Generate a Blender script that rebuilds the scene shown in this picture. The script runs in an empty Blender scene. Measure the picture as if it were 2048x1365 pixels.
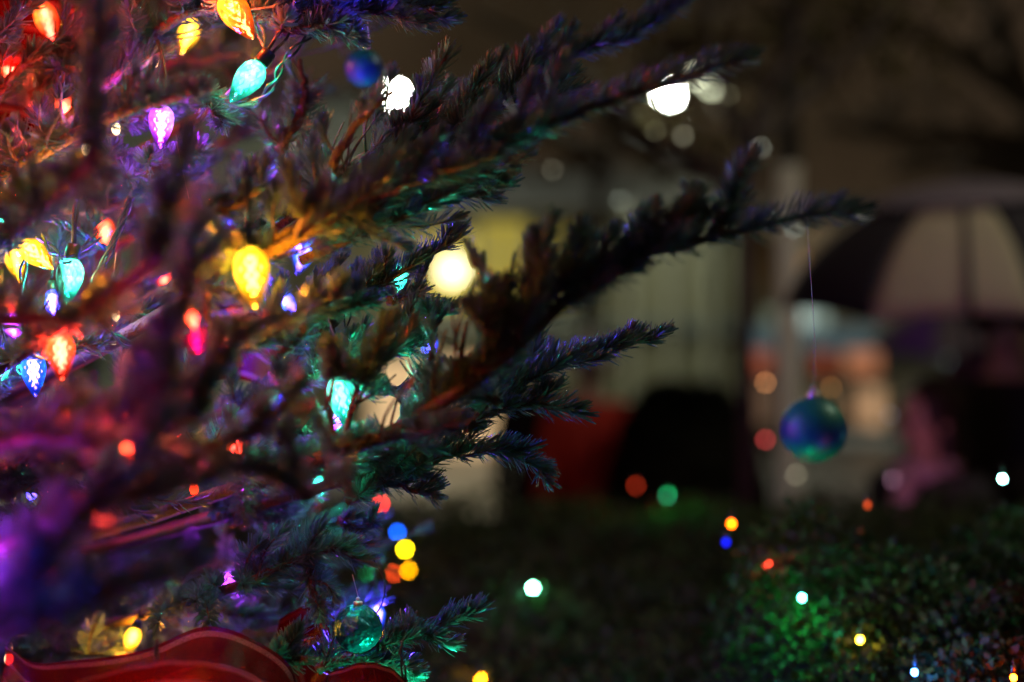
import bpy, bmesh, math, random
import numpy as np
from mathutils import Vector, Matrix, Quaternion
random.seed(7); RNG = np.random.default_rng(11)
S = bpy.context.scene
C = S.collection
R = math.radians

# ---------------------------------------------------------------- camera
CAM = Vector((0, 0, 1.6)); K = 0.72 / 2048          # 50 mm lens on a 36 mm sensor, photograph is 2048 px wide
cd = bpy.data.cameras.new('camera'); cam = bpy.data.objects.new('camera', cd); C.objects.link(cam)
cam.location = CAM; cam.rotation_euler = (R(90), 0, 0)
cd.lens = 50; cd.sensor_width = 36; cd.clip_start = .05; cd.clip_end = 2000
cd.dof.use_dof = True; cd.dof.focus_distance = 1.42; cd.dof.aperture_fstop = 1.4
S.camera = cam
def P(px, py, D):
    """the world point that stands D metres in front of the lens and shows at photo pixel px, py"""
    return Vector(((px - 1024) * K * D, D, 1.6 + (682.5 - py) * K * D))
def proj(v):
    v = np.asarray(v); D = np.maximum(v[..., 1], 1e-3)
    return 1024 + v[..., 0] / (K * D), 682.5 - (v[..., 2] - 1.6) / (K * D), D

# ---------------------------------------------------------------- world: light-polluted night sky
W = bpy.data.worlds.new('World'); S.world = W; W.use_nodes = True
wn = W.node_tree.nodes; wl = W.node_tree.links
for n in list(wn): wn.remove(n)
wo = wn.new('ShaderNodeOutputWorld'); bgn = wn.new('ShaderNodeBackground')
tc = wn.new('ShaderNodeTexCoord'); nz = wn.new('ShaderNodeTexNoise'); nz.inputs['Scale'].default_value = 2.2; nz.inputs['Detail'].default_value = 3
cr = wn.new('ShaderNodeValToRGB')
cr.color_ramp.elements[0].position = .35; cr.color_ramp.elements[0].color = (.024, .0155, .008, 1)
cr.color_ramp.elements[1].position = .7; cr.color_ramp.elements[1].color = (.070, .045, .027, 1)
sky = wn.new('ShaderNodeTexSky'); sky.sky_type = 'NISHITA'; sky.sun_disc = False; sky.sun_elevation = R(-6); sky.sun_rotation = R(200)
addn = wn.new('ShaderNodeMixRGB'); addn.blend_type = 'ADD'; addn.inputs[0].default_value = .004
wl.new(tc.outputs['Generated'], nz.inputs['Vector']); wl.new(nz.outputs['Fac'], cr.inputs['Fac'])
wl.new(cr.outputs['Color'], addn.inputs[1]); wl.new(sky.outputs['Color'], addn.inputs[2])
wl.new(addn.outputs['Color'], bgn.inputs['Color']); bgn.inputs['Strength'].default_value = 1.0
wl.new(bgn.outputs[0], wo.inputs['Surface'])
S.view_settings.view_transform = 'Standard'; S.view_settings.look = 'None'; S.view_settings.exposure = 0; S.view_settings.gamma = 1
S.render.engine = 'CYCLES'
cy = S.cycles
cy.use_adaptive_sampling = False; cy.use_denoising = True; cy.denoiser = 'OPENIMAGEDENOISE'
cy.max_bounces = 5; cy.diffuse_bounces = 2; cy.glossy_bounces = 2; cy.transmission_bounces = 3; cy.transparent_max_bounces = 24
cy.sample_clamp_indirect = 4; cy.use_light_tree = True; cy.caustics_reflective = False; cy.caustics_refractive = False
cy.blur_glossy = 1.0

# ---------------------------------------------------------------- helpers
def link(o, parent=None):
    C.objects.link(o)
    if parent: o.parent = parent
    return o
def tag(o, label=None, cat=None, group=None, kind=None):
    if label: o['label'] = label
    if cat: o['category'] = cat
    if group: o['group'] = group
    if kind: o['kind'] = kind
    return o
def empty(name, loc, label, cat, group=None):
    o = bpy.data.objects.new(name, None); o.empty_display_size = .1; link(o); o.location = loc
    return tag(o, label, cat, group)
class MB:
    """collects geometry, builds one mesh object"""
    def __init__(s): s.v = []; s.f = []; s.m = []; s.n = 0
    def add(s, V, F, mi=0):
        V = np.asarray(V, dtype=float).reshape(-1, 3); s.v.append(V)
        for f in F: s.f.append(tuple(int(i) + s.n for i in f)); s.m.append(mi)
        s.n += len(V)
    def box(s, c, d, mi=0, rot=None):
        c = np.array(c); h = np.array(d) / 2
        V = np.array([[x, y, z] for x in (-1, 1) for y in (-1, 1) for z in (-1, 1)]) * h
        if rot is not None: V = V @ np.array(Matrix.Rotation(rot, 3, 'Z').transposed())
        s.add(V + c, [(0, 1, 3, 2), (4, 6, 7, 5), (0, 4, 5, 1), (2, 3, 7, 6), (0, 2, 6, 4), (1, 5, 7, 3)], mi)
    def tube(s, pts, rad, seg=8, mi=0, cap=True):
        pts = np.array([tuple(p) for p in pts], float); n = len(pts)
        rad = np.full(n, rad) if np.isscalar(rad) else np.asarray(rad, float)
        T = np.gradient(pts, axis=0); T /= np.linalg.norm(T, axis=1)[:, None] + 1e-12
        a = np.array([0, 0, 1.]) if abs(T[0][2]) < .9 else np.array([1., 0, 0])
        V = []
        u = np.cross(T[0], a); u /= np.linalg.norm(u)
        for i in range(n):
            u = u - T[i] * (u @ T[i]); u /= np.linalg.norm(u) + 1e-12; w = np.cross(T[i], u)
            for k in range(seg):
                th = 2 * math.pi * k / seg
                V.append(pts[i] + rad[i] * (math.cos(th) * u + math.sin(th) * w))
        F = [(i * seg + k, i * seg + (k + 1) % seg, (i + 1) * seg + (k + 1) % seg, (i + 1) * seg + k) for i in range(n - 1) for k in range(seg)]
        if cap: F += [tuple(range(seg))[::-1], tuple((n - 1) * seg + k for k in range(seg))]
        s.add(V, F, mi)
    def lathe(s, prof, seg=16, mi=0, mat=None, twist=False):
        V = []; n = len(prof)
        for i, (r, z) in enumerate(prof):
            for k in range(seg):
                th = 2 * math.pi * (k + (.5 if twist and i % 2 else 0)) / seg
                V.append((r * math.cos(th), r * math.sin(th), z))
        V = np.array(V)
        if mat is not None:
            M = np.array(mat); V = V @ M[:3, :3].T + M[:3, 3]
        F = []
        for i in range(n - 1):
            for k in range(seg):
                a, b = i * seg + k, i * seg + (k + 1) % seg; c, d = a + seg, b + seg
                if twist:
                    if i % 2 == 0: F += [(a, b, c), (b, d, c)]
                    else: F += [(a, b, d), (a, d, c)]
                else: F.append((a, b, d, c))
        F += [tuple(range(seg))[::-1], tuple((n - 1) * seg + k for k in range(seg))]
        s.add(V, F, mi)
    def ball(s, c, r, seg=12, rings=8, mi=0, sc=(1, 1, 1)):
        prof = [(max(r * math.sin(math.pi * i / rings), r * .01), -r * math.cos(math.pi * i / rings)) for i in range(rings + 1)]
        s.lathe(prof, seg, mi, Matrix.Translation(c) @ Matrix.Diagonal((*sc, 1)))
    def build(s, name, mats, parent=None, smooth=False, fast=None):
        me = bpy.data.meshes.new(name)
        V = np.concatenate(s.v) if s.v else np.zeros((0, 3))
        me.from_pydata(V.tolist(), [], s.f)
        for m in (mats if isinstance(mats, (list, tuple)) else [mats]): me.materials.append(m)
        me.polygons.foreach_set('material_index', s.m)
        if smooth: me.polygons.foreach_set('use_smooth', [True] * len(me.polygons))
        me.update()
        return link(bpy.data.objects.new(name, me), parent)
def quads_mesh(name, V, F, MI, mats, parent=None, smooth=False):
    """fast builder: V (n,3), F (m,4) int"""
    me = bpy.data.meshes.new(name)
    me.vertices.add(len(V)); me.vertices.foreach_set('co', np.asarray(V, np.float32).ravel())
    m = len(F); me.loops.add(m * 4); me.loops.foreach_set('vertex_index', np.asarray(F, np.int32).ravel())
    me.polygons.add(m); me.polygons.foreach_set('loop_start', np.arange(0, m * 4, 4, dtype=np.int32))
    for x in mats: me.materials.append(x)
    me.polygons.foreach_set('material_index', np.asarray(MI, np.int32))
    if smooth: me.polygons.foreach_set('use_smooth', np.ones(m, bool))
    me.update(calc_edges=True); me.validate()
    return link(bpy.data.objects.new(name, me), parent)

def mat(name, col, rough=.6, metal=0, noise=None, spec=.5, coat=0, emit=None, estr=0, bump=0, bscale=200, trans=0):
    """principled material, colour broken up by noise = (scale, second colour)"""
    m = bpy.data.materials.new(name); m.use_nodes = True; nt = m.node_tree; b = nt.nodes['Principled BSDF']
    b.inputs['Base Color'].default_value = (*col, 1); b.inputs['Roughness'].default_value = rough; b.inputs['Metallic'].default_value = metal
    b.inputs['Specular IOR Level'].default_value = spec; b.inputs['Coat Weight'].default_value = coat; b.inputs['Coat Roughness'].default_value = .15
    t = nt.nodes.new('ShaderNodeTexCoord')
    if noise:
        n = nt.nodes.new('ShaderNodeTexNoise'); n.inputs['Scale'].default_value = noise[0]; n.inputs['Detail'].default_value = 4
        r = nt.nodes.new('ShaderNodeMixRGB'); r.inputs[1].default_value = (*col, 1); r.inputs[2].default_value = (*noise[1], 1)
        rr = nt.nodes.new('ShaderNodeMapRange'); rr.inputs[1].default_value = .35; rr.inputs[2].default_value = .65
        nt.links.new(t.outputs['Object'], n.inputs['Vector']); nt.links.new(n.outputs['Fac'], rr.inputs[0]); nt.links.new(rr.outputs[0], r.inputs[0])
        nt.links.new(r.outputs[0], b.inputs['Base Color'])
    if bump:
        n2 = nt.nodes.new('ShaderNodeTexNoise'); n2.inputs['Scale'].default_value = bscale
        bp = nt.nodes.new('ShaderNodeBump'); bp.inputs['Strength'].default_value = bump; bp.inputs['Distance'].default_value = .01
        nt.links.new(t.outputs['Object'], n2.inputs['Vector']); nt.links.new(n2.outputs['Fac'], bp.inputs['Height']); nt.links.new(bp.outputs[0], b.inputs['Normal'])
    if emit: b.inputs['Emission Color'].default_value = (*emit, 1); b.inputs['Emission Strength'].default_value = estr
    if trans: b.inputs['Transmission Weight'].default_value = trans
    return m
def emat(name, col, strength):
    m = bpy.data.materials.new(name); m.use_nodes = True; nt = m.node_tree
    nt.nodes.remove(nt.nodes['Principled BSDF']); e = nt.nodes.new('ShaderNodeEmission')
    e.inputs[0].default_value = (*col, 1); e.inputs[1].default_value = strength
    nt.links.new(e.outputs[0], nt.nodes['Material Output'].inputs[0]); return m

M = {}
M['needle'] = mat('fir needles', (.044, .108, .092), .42, noise=(60, (.085, .160, .130)), spec=.6, coat=.25)
def _translucent(m, col, f):
    nt = m.node_tree; t = nt.nodes.new('ShaderNodeBsdfTranslucent'); t.inputs[0].default_value = (*col, 1); x = nt.nodes.new('ShaderNodeMixShader'); x.inputs[0].default_value = f
    nt.links.new(nt.nodes['Principled BSDF'].outputs[0], x.inputs[1]); nt.links.new(t.outputs[0], x.inputs[2]); nt.links.new(x.outputs[0], nt.nodes['Material Output'].inputs[0])
_translucent(M['needle'], (.085, .15, .11), .42)
M['bark'] = mat('fir bark', (.23, .165, .10), .75, noise=(90, (.36, .28, .19)), bump=.6, bscale=260)
M['darkbark'] = mat('fir twig bark', (.075, .055, .035), .8, noise=(90, (.12, .09, .055)), bump=.6, bscale=260)
M['wire'] = mat('green cord plastic', (.012, .045, .035), .3, spec=.6, coat=.4)
M['socket'] = mat('socket plastic', (.01, .035, .02), .35, spec=.6)
M['cap'] = mat('ornament cap metal', (.7, .65, .6), .3, 1)
M['thread'] = mat('thread', (.6, .55, .5), .5)
M['boxleaf'] = mat('box leaves', (.014, .034, .007), .55, noise=(14, (.040, .068, .012)), spec=.2)
M['twig'] = mat('twig wood', (.09, .06, .04), .8, noise=(40, (.14, .1, .07)))
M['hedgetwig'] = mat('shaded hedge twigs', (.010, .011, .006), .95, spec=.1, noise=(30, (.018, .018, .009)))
M['unlit_post'] = mat('post paint darkened as unlit', (.06, .06, .05), .6, noise=(9, (.08, .08, .065)))  # dark tone stands for the unlit upper post
M['column'] = mat('column paint', (.20, .20, .14), .6, noise=(6, (.26, .26, .19)))
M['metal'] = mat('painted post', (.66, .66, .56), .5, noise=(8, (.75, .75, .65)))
M['dark'] = mat('dark metal', (.03, .03, .03), .5)
M['brown'] = mat('tree bark', (.045, .035, .025), .85, noise=(20, (.075, .06, .045)), bump=.5, bscale=40)
M['leaf'] = mat('tree leaves', (.045, .040, .010), .7, spec=.15, noise=(5, (.075, .062, .018)))

# ---------------------------------------------------------------- the fir tree
TRUNK = (-1.12, 2.35)
# places kept free of needles: photo pixel x, y, radius, nearer than this distance
CLEAR = []
def smooth_path(pts, n):
    pts = np.array([tuple(p) for p in pts], float)
    if len(pts) == 2: return pts[0] + (pts[1] - pts[0]) * np.linspace(0, 1, n)[:, None]
    Pp = np.vstack([2 * pts[0] - pts[1], pts, 2 * pts[-1] - pts[-2]]); out = []
    ts = np.linspace(0, len(pts) - 1 - 1e-6, n)
    for t in ts:
        i = int(t); f = t - i; a, b, c, d = Pp[i:i + 4]
        out.append(.5 * ((2 * b) + (-a + c) * f + (2 * a - 5 * b + 4 * c - d) * f * f + (-a + 3 * b - 3 * c + d) * f ** 3))
    return np.array(out)
def needles(axis, dens, L, halfw, start=0.0, rad=.0015):
    """flat curved needles round a twig; returns verts (n,6,3)"""
    seg = np.linalg.norm(np.diff(axis, axis=0), axis=1); cum = np.r_[0, np.cumsum(seg)]; tot = cum[-1]
    n = int(dens * tot * (1 - start)) + 14
    s = start * tot + RNG.random(n) * tot * (1 - start); s[-14:] = tot * (1 - .04 * RNG.random(14))
    i = np.clip(np.searchsorted(cum, s) - 1, 0, len(seg) - 1); f = ((s - cum[i]) / seg[i])[:, None]
    p = axis[i] * (1 - f) + axis[i + 1] * f
    t = (axis[i + 1] - axis[i]) / seg[i][:, None]
    up = np.array([0, 0, 1.]) + .01 * RNG.normal(size=3)
    a = np.cross(t, up); a /= np.linalg.norm(a, axis=1)[:, None] + 1e-9; b = np.cross(a, t)
    ph = RNG.random(n) * 2 * math.pi
    # combed out sideways and upwards, few straight down
    flip = (np.sin(ph) < -.55) & (RNG.random(n) < .6); ph[flip] = -ph[flip]
    r = np.cos(ph)[:, None] * a + np.sin(ph)[:, None] * b
    toend = np.clip((tot - s) / .03, 0, 1)
    tilt = np.radians(24 + 34 * toend + RNG.normal(size=n) * 6)[:, None]
    d = np.cos(tilt) * t + np.sin(tilt) * r
    ln = (L * (.80 + .35 * RNG.random(n)) * (.75 + .25 * toend))[:, None]
    w = np.cross(d, t); w /= np.linalg.norm(w, axis=1)[:, None] + 1e-9
    w = w + .22 * RNG.normal(size=w.shape); w /= np.linalg.norm(w, axis=1)[:, None]
    base = p + r * rad; mid = base + d * ln * .52; bend = (t * .22 + np.array([0, 0, .10])) * ln
    tip = base + d * ln + bend * .9; mid = mid + bend * .25
    h = halfw * (.8 + .4 * RNG.random(n))[:, None]
    V = np.stack([base - w * h * .45, base + w * h * .45, mid - w * h, mid + w * h, tip - w * h * .5, tip + w * h * .5], 1)
    if CLEAR:
        px, py, D = proj(tip); keep = np.ones(n, bool)
        px2, py2, _ = proj(base)
        for cx, cyy, rr, dm in CLEAR:
            keep &= ~(((((px - cx) ** 2 + (py - cyy) ** 2) < rr * rr) | (((px2 - cx) ** 2 + (py2 - cyy) ** 2) < rr * rr)) & (D < dm))
        V = V[keep]
    # nothing may stand right in front of the lens
    V = V[V[:, 0, 1] > .5]
    return V
NEEDLE_COUNT = 0; DROPS = []
def fir_branch(ctrl, parent, leaf_from=.35, twig=.13, gap=.034, rad=(.006, .0017), dens=2000, L=.0165, hw=.00100, bark=None, updir=None, sub=.45, upshare=.34, droop=0, stop=.985):
    """one branch: main axis plus side shoots, wood and needles in one mesh"""
    global NEEDLE_COUNT
    ax = smooth_path(ctrl, 26); n = len(ax)
    wob = np.cumsum(RNG.normal(size=(n, 3)) * .0012, axis=0); ax = ax + wob
    seg = np.linalg.norm(np.diff(ax, axis=0), axis=1); cum = np.r_[0, np.cumsum(seg)]; tot = cum[-1]
    wood = MB(); wood.tube(ax, np.linspace(rad[0], rad[1], n), 7)
    N = [needles(ax, dens * 1.3, L * 1.05, hw, start=leaf_from * .93, rad=rad[1] + .001)]
    s = tot * leaf_from * .92; side = 1; gap *= .74
    up0 = Vector(updir if updir else (0, 0, 1))
    while s < tot * stop:
        i = min(int(np.searchsorted(cum, s)), n - 1); p = Vector(ax[i]); t = Vector(ax[min(i + 1, n - 1)] - ax[i - 1]).normalized()
        a = t.cross(up0).normalized(); b = a.cross(t).normalized()
        q = s / tot; ln = twig * (1.15 - .88 * max(0, (q - leaf_from) / (1 - leaf_from))) * random.uniform(.65, 1.15)
        if random.random() < upshare: ph = R(random.gauss(80, 22))
        else: ph = R(random.gauss(8, 14)) if side > 0 else R(180 + random.gauss(-8, 14))
        side = -side
        out = a * math.cos(ph) + b * math.sin(ph)
        an = R(random.uniform(42, 60)); d = (t * math.cos(an) + out * math.sin(an)).normalized()
        e1 = p + d * ln * .5; e2 = e1 + (d * .75 + t * .35 + Vector((0, 0, .10 - droop))).normalized() * ln * .5
        ta = smooth_path([p, e1, e2], 7)
        wood.tube(ta, np.linspace(rad[1] * .85, .0009, 7), 5)
        N.append(needles(ta, dens, L, hw, start=.04))
        if ln > .09 and random.random() < sub + .3:
            for sg in (-1, 1):
                if random.random() < .25: continue
                q0 = Vector(ta[3]); dd = (d * .65 + (t.cross(d)).normalized() * sg * .15 + (d.cross(out) if sg > 0 else -d.cross(out)).normalized() * .7).normalized()
                tb = smooth_path([q0, q0 + dd * ln * .25, q0 + dd * ln * .45 + d * ln * .06], 5)
                wood.tube(tb, np.linspace(.0013, .0008, 5), 4); N.append(needles(tb, dens, L * .95, hw, start=.05))
        s += gap * random.uniform(.7, 1.4)
    V = np.concatenate(N); k = len(V)
    dd = V[RNG.random(len(V)) < .012][:, 5]; DROPS.append(dd[(dd[:, 1] > 1.0) & (dd[:, 1] < 1.8)]); NEEDLE_COUNT += k
    idx = np.arange(k)[:, None] * 6
    F = np.concatenate([idx + np.array([0, 1, 3, 2]), idx + np.array([2, 3, 5, 4])])
    WV = np.concatenate(wood.v); wf = [f for f in wood.f if len(f) == 4]
    F2 = np.concatenate([np.array(wf), F + len(WV)]); mi = np.r_[np.zeros(len(wf), int), np.ones(len(F), int)]
    return quads_mesh('branch', np.concatenate([WV, V.reshape(-1, 3)]), F2, mi, [bark or M['darkbark'], M['needle']], parent)

tree = empty('fir_tree', (TRUNK[0], TRUNK[1], 0), 'tall fir Christmas tree hung with coloured bulbs, filling the left half', 'christmas tree')
tb = MB()
zs = np.linspace(0, 4.2, 22)
tb.tube([(.02 * math.sin(z * 2.1), .02 * math.cos(z * 1.7), z) for z in zs], np.linspace(.085, .012, 22), 14)
trunk = tb.build('trunk', M['bark'], tree, smooth=True)
INV = Matrix.Translation((-TRUNK[0], -TRUNK[1], 0))

# coloured bulbs: pixel x, y (middle of the bulb), distance, length in px, tip direction in the picture (dx, dy), colour, glow, lamp power, label
RED = (1, .045, .012); ORANGE = (1, .13, .004); YEL = (1, .46, .004); GRN = (.0, .85, .42); TEAL = (.0, .60, .38); BLU = (.010, .07, 1); PUR = (.55, .03, 1); WARM = (1, .72, .38)
BULBS = [
 (478, 36, 1.42, 108, (.55, .83), ORANGE, 1.0, 'large orange faceted bulb glowing at the top edge among reddened needles'),
 (490, 167, 1.42, 98, (-.6, .8), TEAL, 1.0, 'teal green faceted bulb pointing down left, by itself under the purple branch'),
 (322, 255, 1.46, 88, (.0, 1), PUR, 1.4, 'bright violet bulb above a fine hanging fibre, upper left of the tree'),
 (96, 48, 1.62, 80, (.3, .95), RED, 1.0, 'red orange bulb half hidden by needles in the top left corner'),
 (375, 75, 1.72, 70, (-.3, .95), YEL, .9, 'yellow bulb screened by needles left of the large orange bulb'),
 (505, 560, 1.22, 124, (.12, 1), YEL, 1.05, 'large golden yellow bulb with white hot spots in front of blue glow'),
 (76, 512, 1.36, 84, (.75, .65), YEL, 1.0, 'yellow bulb lying aslant near the left edge above the teal one'),
 (34, 528, 1.60, 74, (.2, .95), YEL, .7, 'dimmer yellow bulb striped by needles at the far left edge'),
 (138, 566, 1.46, 94, (-.1, 1), TEAL, .9, 'teal bulb crossed by a dark twig beside the twisted cord'),
 (106, 612, 1.50, 60, (.1, 1), BLU, 1.2, 'short bright blue bulb just under the teal one at left'),
 (122, 716, 1.26, 96, (.08, 1), RED, 1.0, 'round red orange bulb split by a dark needle shadow at the left'),
 (68, 752, 1.40, 86, (.1, 1), BLU, 1.2, 'bright blue bulb hanging against the red orange one'),
 (686, 806, 1.42, 104, (.2, 1), TEAL, 1.9, 'green teal bulb with white hot top hanging in the middle of the tree'),
 (668, 850, 1.50, 44, (-.4, .9), PUR, .8, 'small magenta bulb peeping out beneath the green teal bulb'),
 (585, 478, 1.62, 86, (.6, .8), BLU, 2.4, 'blue bulb broken up by needles above the golden yellow bulb'),
 (604, 520, 1.72, 60, (-.3, .9), BLU, 1.0, 'small blue bulb behind needles right of the golden yellow bulb'),
 (580, 612, 1.66, 56, (.6, .7), BLU, 1.0, 'blue bulb half buried below right of the golden yellow bulb'),
 (262, 1285, 1.60, 56, (-.3, .9), YEL, .8, 'amber bulb deep in the branches above the striped red ribbon'),
 (455, 1172, 1.70, 46, (.1, 1), PUR, .9, 'dim pink bulb behind a fan of needles in the lower middle'),
 (66, 1000, 2.05, 46, (.1, 1), BLU, 1.0, 'blue bulb deep inside the tree near the two warm white lights'),
 (755, 1240, 1.62, 54, (.1, .9), BLU, 1.2, 'blue white bulb peeking out from behind the crinkled teal ball'),
 (8, 458, 1.5, 44, (.2, .9), TEAL, .7, 'sliver of green bulb at the left edge above the yellow ones'),
 (4, 745, 1.45, 50, (.0, 1), TEAL, .7, 'teal bulb cut off by the left edge beside the blue bulb'),
 # the strings assumed to go on beyond the frame, with unseen fill bulbs added
 (720, -70, 1.40, 86, (.2, 1), BLU, .8, 'blue bulb on the purple lit branch just above the frame'),
 (200, -60, 1.35, 86, (.2, 1), RED, 1.6, 'red bulb just above the frame over the red ribbon'),
 (-70, 250, 1.40, 86, (.2, 1), RED, 1.4, 'red bulb just outside the left edge beside the pale limb'),
 (-60, 1120, 1.0, 90, (.2, 1), PUR, 1.2, 'violet bulb outside the left edge over the blurred low branch'),
 (330, 1440, 1.25, 80, (.2, 1), RED, .1, 'red bulb beneath the striped ribbon just below the frame'),
 (820, 1425, 1.38, 70, (.2, 1), TEAL, 1.4, 'teal bulb below the frame under the low right branch'),
 (-420, 520, .86, 140, (.1, 1), RED, .2, 'added red fill bulb left of the frame near the lens'),  # unseen near-lens bulbs, put in to colour the dark near boughs
 (-430, 1130, .80, 150, (.1, 1), BLU, .14, 'added blue fill bulb left of the frame near the lens, low down'),
 (330, 1800, .80, 150, (.1, 1), PUR, .03, 'added violet fill bulb below the frame near the lens'),
 (-300, -260, .95, 130, (.1, 1), PUR, .05, 'added violet fill bulb above and left of the frame'),
 (420, -420, 1.0, 120, (.1, 1), BLU, .12, 'added blue fill bulb high above the frame'),
 (210, 470, 1.75, 60, (.1, 1), RED, .9, 'red bulb deep behind the twisted cord'),
 (25, 655, 1.62, 60, (.3, 1), PUR, 1.0, 'violet bulb behind the ribbon at the far left, above the red orange bulb'),
 (330, 560, 1.85, 60, (.1, 1), RED, 1.2, 'red bulb deep behind the blurred upright twigs'),
 (20, 140, 1.85, 60, (.1, 1), RED, 1.8, 'red bulb deep in the top left behind the ribbon'),
 (130, 225, 1.9, 60, (.1, 1), RED, 1.8, 'red bulb behind the pale limb'),
 (250, 900, 1.75, 60, (.1, 1), RED, 1.0, 'red bulb deep below the red orange one'),
 (640, 975, 1.7, 56, (.1, 1), TEAL, 1.4, 'teal bulb deep under the lowest dark bough'),
 (800, 560, 1.8, 50, (.1, 1), TEAL, 1.2, 'teal bulb hidden behind the sharp twigs left of the globe lamp'),
 (-75, 1190, .90, 120, (.1, 1), BLU, .2, 'added blue violet fill bulb just outside the lower left edge close to the lens'),  # more unseen bulbs put in to light the boughs close by
 (-70, 930, .98, 120, (.1, 1), RED, .4, 'added red fill bulb just outside the left edge close to the lens'),
 (-80, 1330, .92, 120, (.1, 1), PUR, .05, 'added violet fill bulb just outside the bottom left corner'),
 (386, 640, 1.17, 46, (.3, 1), RED, .7, 'out of focus red bulb among the blurred red twigs left of centre'),
 (256, 905, 1.12, 40, (.3, 1), RED, .4, 'out of focus red bulb low among the dark near boughs'),
 (-75, 560, 1.05, 100, (.1, 1), RED, .22, 'added red fill bulb just outside the left edge halfway up'),  # unseen, put in to brighten the near wood at the left
 (-70, 330, 1.12, 100, (.1, 1), YEL, .22, 'added yellow fill bulb just outside the left edge in the upper half'),
 (395, 690, 1.75, 70, (.1, 1), PUR, 1.6, 'violet bulb deep in the middle of the tree behind the reddened branches'),
 (470, 905, 1.85, 66, (.1, 1), RED, 1.6, 'red bulb deep in the lower middle of the tree'),
 (560, 780, 1.75, 60, (.1, 1), BLU, 1.6, 'blue bulb deep inside the tree left of the green teal bulb'),
 (860, 700, 1.75, 50, (.1, 1), BLU, .4, 'blue bulb hidden behind twigs left of the lit windows'),
 (330, 30, 1.15, 80, (.1, 1), PUR, .0, ''),
]
BULBS = [b for b in BULBS if b[7]]
SMALL = [ # warm white miniature lights and other small lamps on the tree
 (232, 258, 1.45, WARM, 'narrow warm white light between the pale limb and the violet bulb'),
 (208, 238, 1.50, WARM, 'dimmer warm white light just above left of the narrow one'),
 (172, 298, 1.44, WARM, 'small warm white light low on the pale limb'),
 (312, 122, 1.55, WARM, 'warm white light among the needles between red and yellow bulbs'),
 (231, 630, 1.48, WARM, 'warm white light at the lower end of the twisted cord'),
 (101, 978, 1.50, WARM, 'warm white light hanging right of its neighbour at left'),
 (24, 962, 1.52, WARM, 'warm white light near the left edge beside a lit needle tuft'),
 (18, 1318, 1.50, WARM, 'warm white light in the bottom left corner by the ribbon end'),
 (388, 978, 1.50, RED, 'tiny red light glinting in the dark lower middle'),
]
for b in BULBS: CLEAR.append((b[0], b[1], b[3] * .34, b[2]))
for x, y, r, dm in [(505,560,58,1.22),(585,478,42,1.62),(606,522,26,1.7),(580,612,20,1.64),(490,167,50,1.42),(478,36,52,1.42),(322,255,34,1.42),(686,806,46,1.42),(122,716,44,1.26),(68,752,34,1.4)]: CLEAR.append((x, y, r, dm))
for b in SMALL: CLEAR.append((b[0], b[1], 9, b[2]))
# gaps through which the background shows
CLEAR += [(235, 500, 42, 3), (262, 560, 26, 3), (700, 275, 46, 3), (680, 330, 26, 3), (905, 545, 48, 3), (1000, 510, 30, 3), (912, 670, 42, 3), (800, 745, 26, 3), (775, 830, 24, 3), (792, 815, 18, 3), (760, 400, 14, 3),
          (795, 1065, 30, 3), (810, 1100, 30, 3), (800, 1145, 36, 3), (735, 1147, 14, 3), (715, 915, 12, 3), (796, 190, 24, 3), (1340, 200, 30, 3), (728, 140, 34, 1.7), (716, 1257, 52, 1.47), (748, 1240, 14, 1.6), (855, 1207, 30, 3), (880, 1120, 40, 3), (1000, 1050, 60, 3),
          (620, 130, 38, 3), (700, 180, 20, 3)]
def ctl(*p): return [P(*q) for q in p]
def branch(*p, **k):
    o = fir_branch(ctl(*p), None, **k); o.parent = tree; o.matrix_parent_inverse = INV; return o
def rooted(*p, dz=-.25, **k):
    """a branch whose bare wood runs back to the trunk"""
    pts = ctl(*p); r = Vector((TRUNK[0], TRUNK[1], pts[0].z + dz)); mid = r.lerp(pts[0], .55) + Vector((0, 0, -.03))
    L0 = (pts[0] - mid).length + (mid - r).length; L1 = sum((pts[i + 1] - pts[i]).length for i in range(len(pts) - 1))
    k.setdefault('leaf_from', L0 / (L0 + L1)); k.setdefault('rad', (.008, .0018))
    o = fir_branch([r, mid] + pts, None, **k); o.parent = tree; o.matrix_parent_inverse = INV; return o
FACE = (0, -.75, .66)   # spray turned towards the lens
# the big dark boughs
rooted((520, 470, 1.42), (740, 330, 1.47), (930, 205, 1.52), (1110, 125, 1.56), (1250, 70, 1.6), (1380, 0, 1.64), twig=.09, gap=.026, updir=(0, -.3, .9), upshare=.45)
rooted((500, 530, 1.30), (740, 400, 1.27), (950, 320, 1.25), (1130, 252, 1.23), (1300, 192, 1.22), (1495, 136, 1.22), twig=.085, gap=.018, updir=(0, -.2, .95), upshare=.16, stop=.9, rad=(.009, .0022))
rooted((540, 430, 1.55), (760, 300, 1.5), (900, 260, 1.46), (1050, 200, 1.44), (1180, 190, 1.42), twig=.10, gap=.022)
branch((600, 520, 1.36), (780, 430, 1.34), (930, 350, 1.33), (1040, 300, 1.33), leaf_from=.05, twig=.09, gap=.02)
rooted((620, 420, 1.45), (760, 300, 1.42), (830, 200, 1.40), (900, 110, 1.40), leaf_from=.45, twig=.05, gap=.03, upshare=.2)
rooted((620, 930, 1.34), (830, 850, 1.28), (980, 745, 1.22), (1130, 620, 1.2), (1290, 520, 1.2), (1430, 478, 1.2), (1590, 430, 1.21), (1735, 412, 1.22), twig=.115, gap=.027, updir=(0, -.2, .95), upshare=.62, stop=.90, rad=(.009, .0022))
branch((900, 800, 1.26), (1000, 690, 1.22), (1130, 600, 1.2), (1290, 540, 1.19), (1400, 485, 1.19), leaf_from=.02, twig=.07, gap=.016, upshare=.5)
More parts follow.
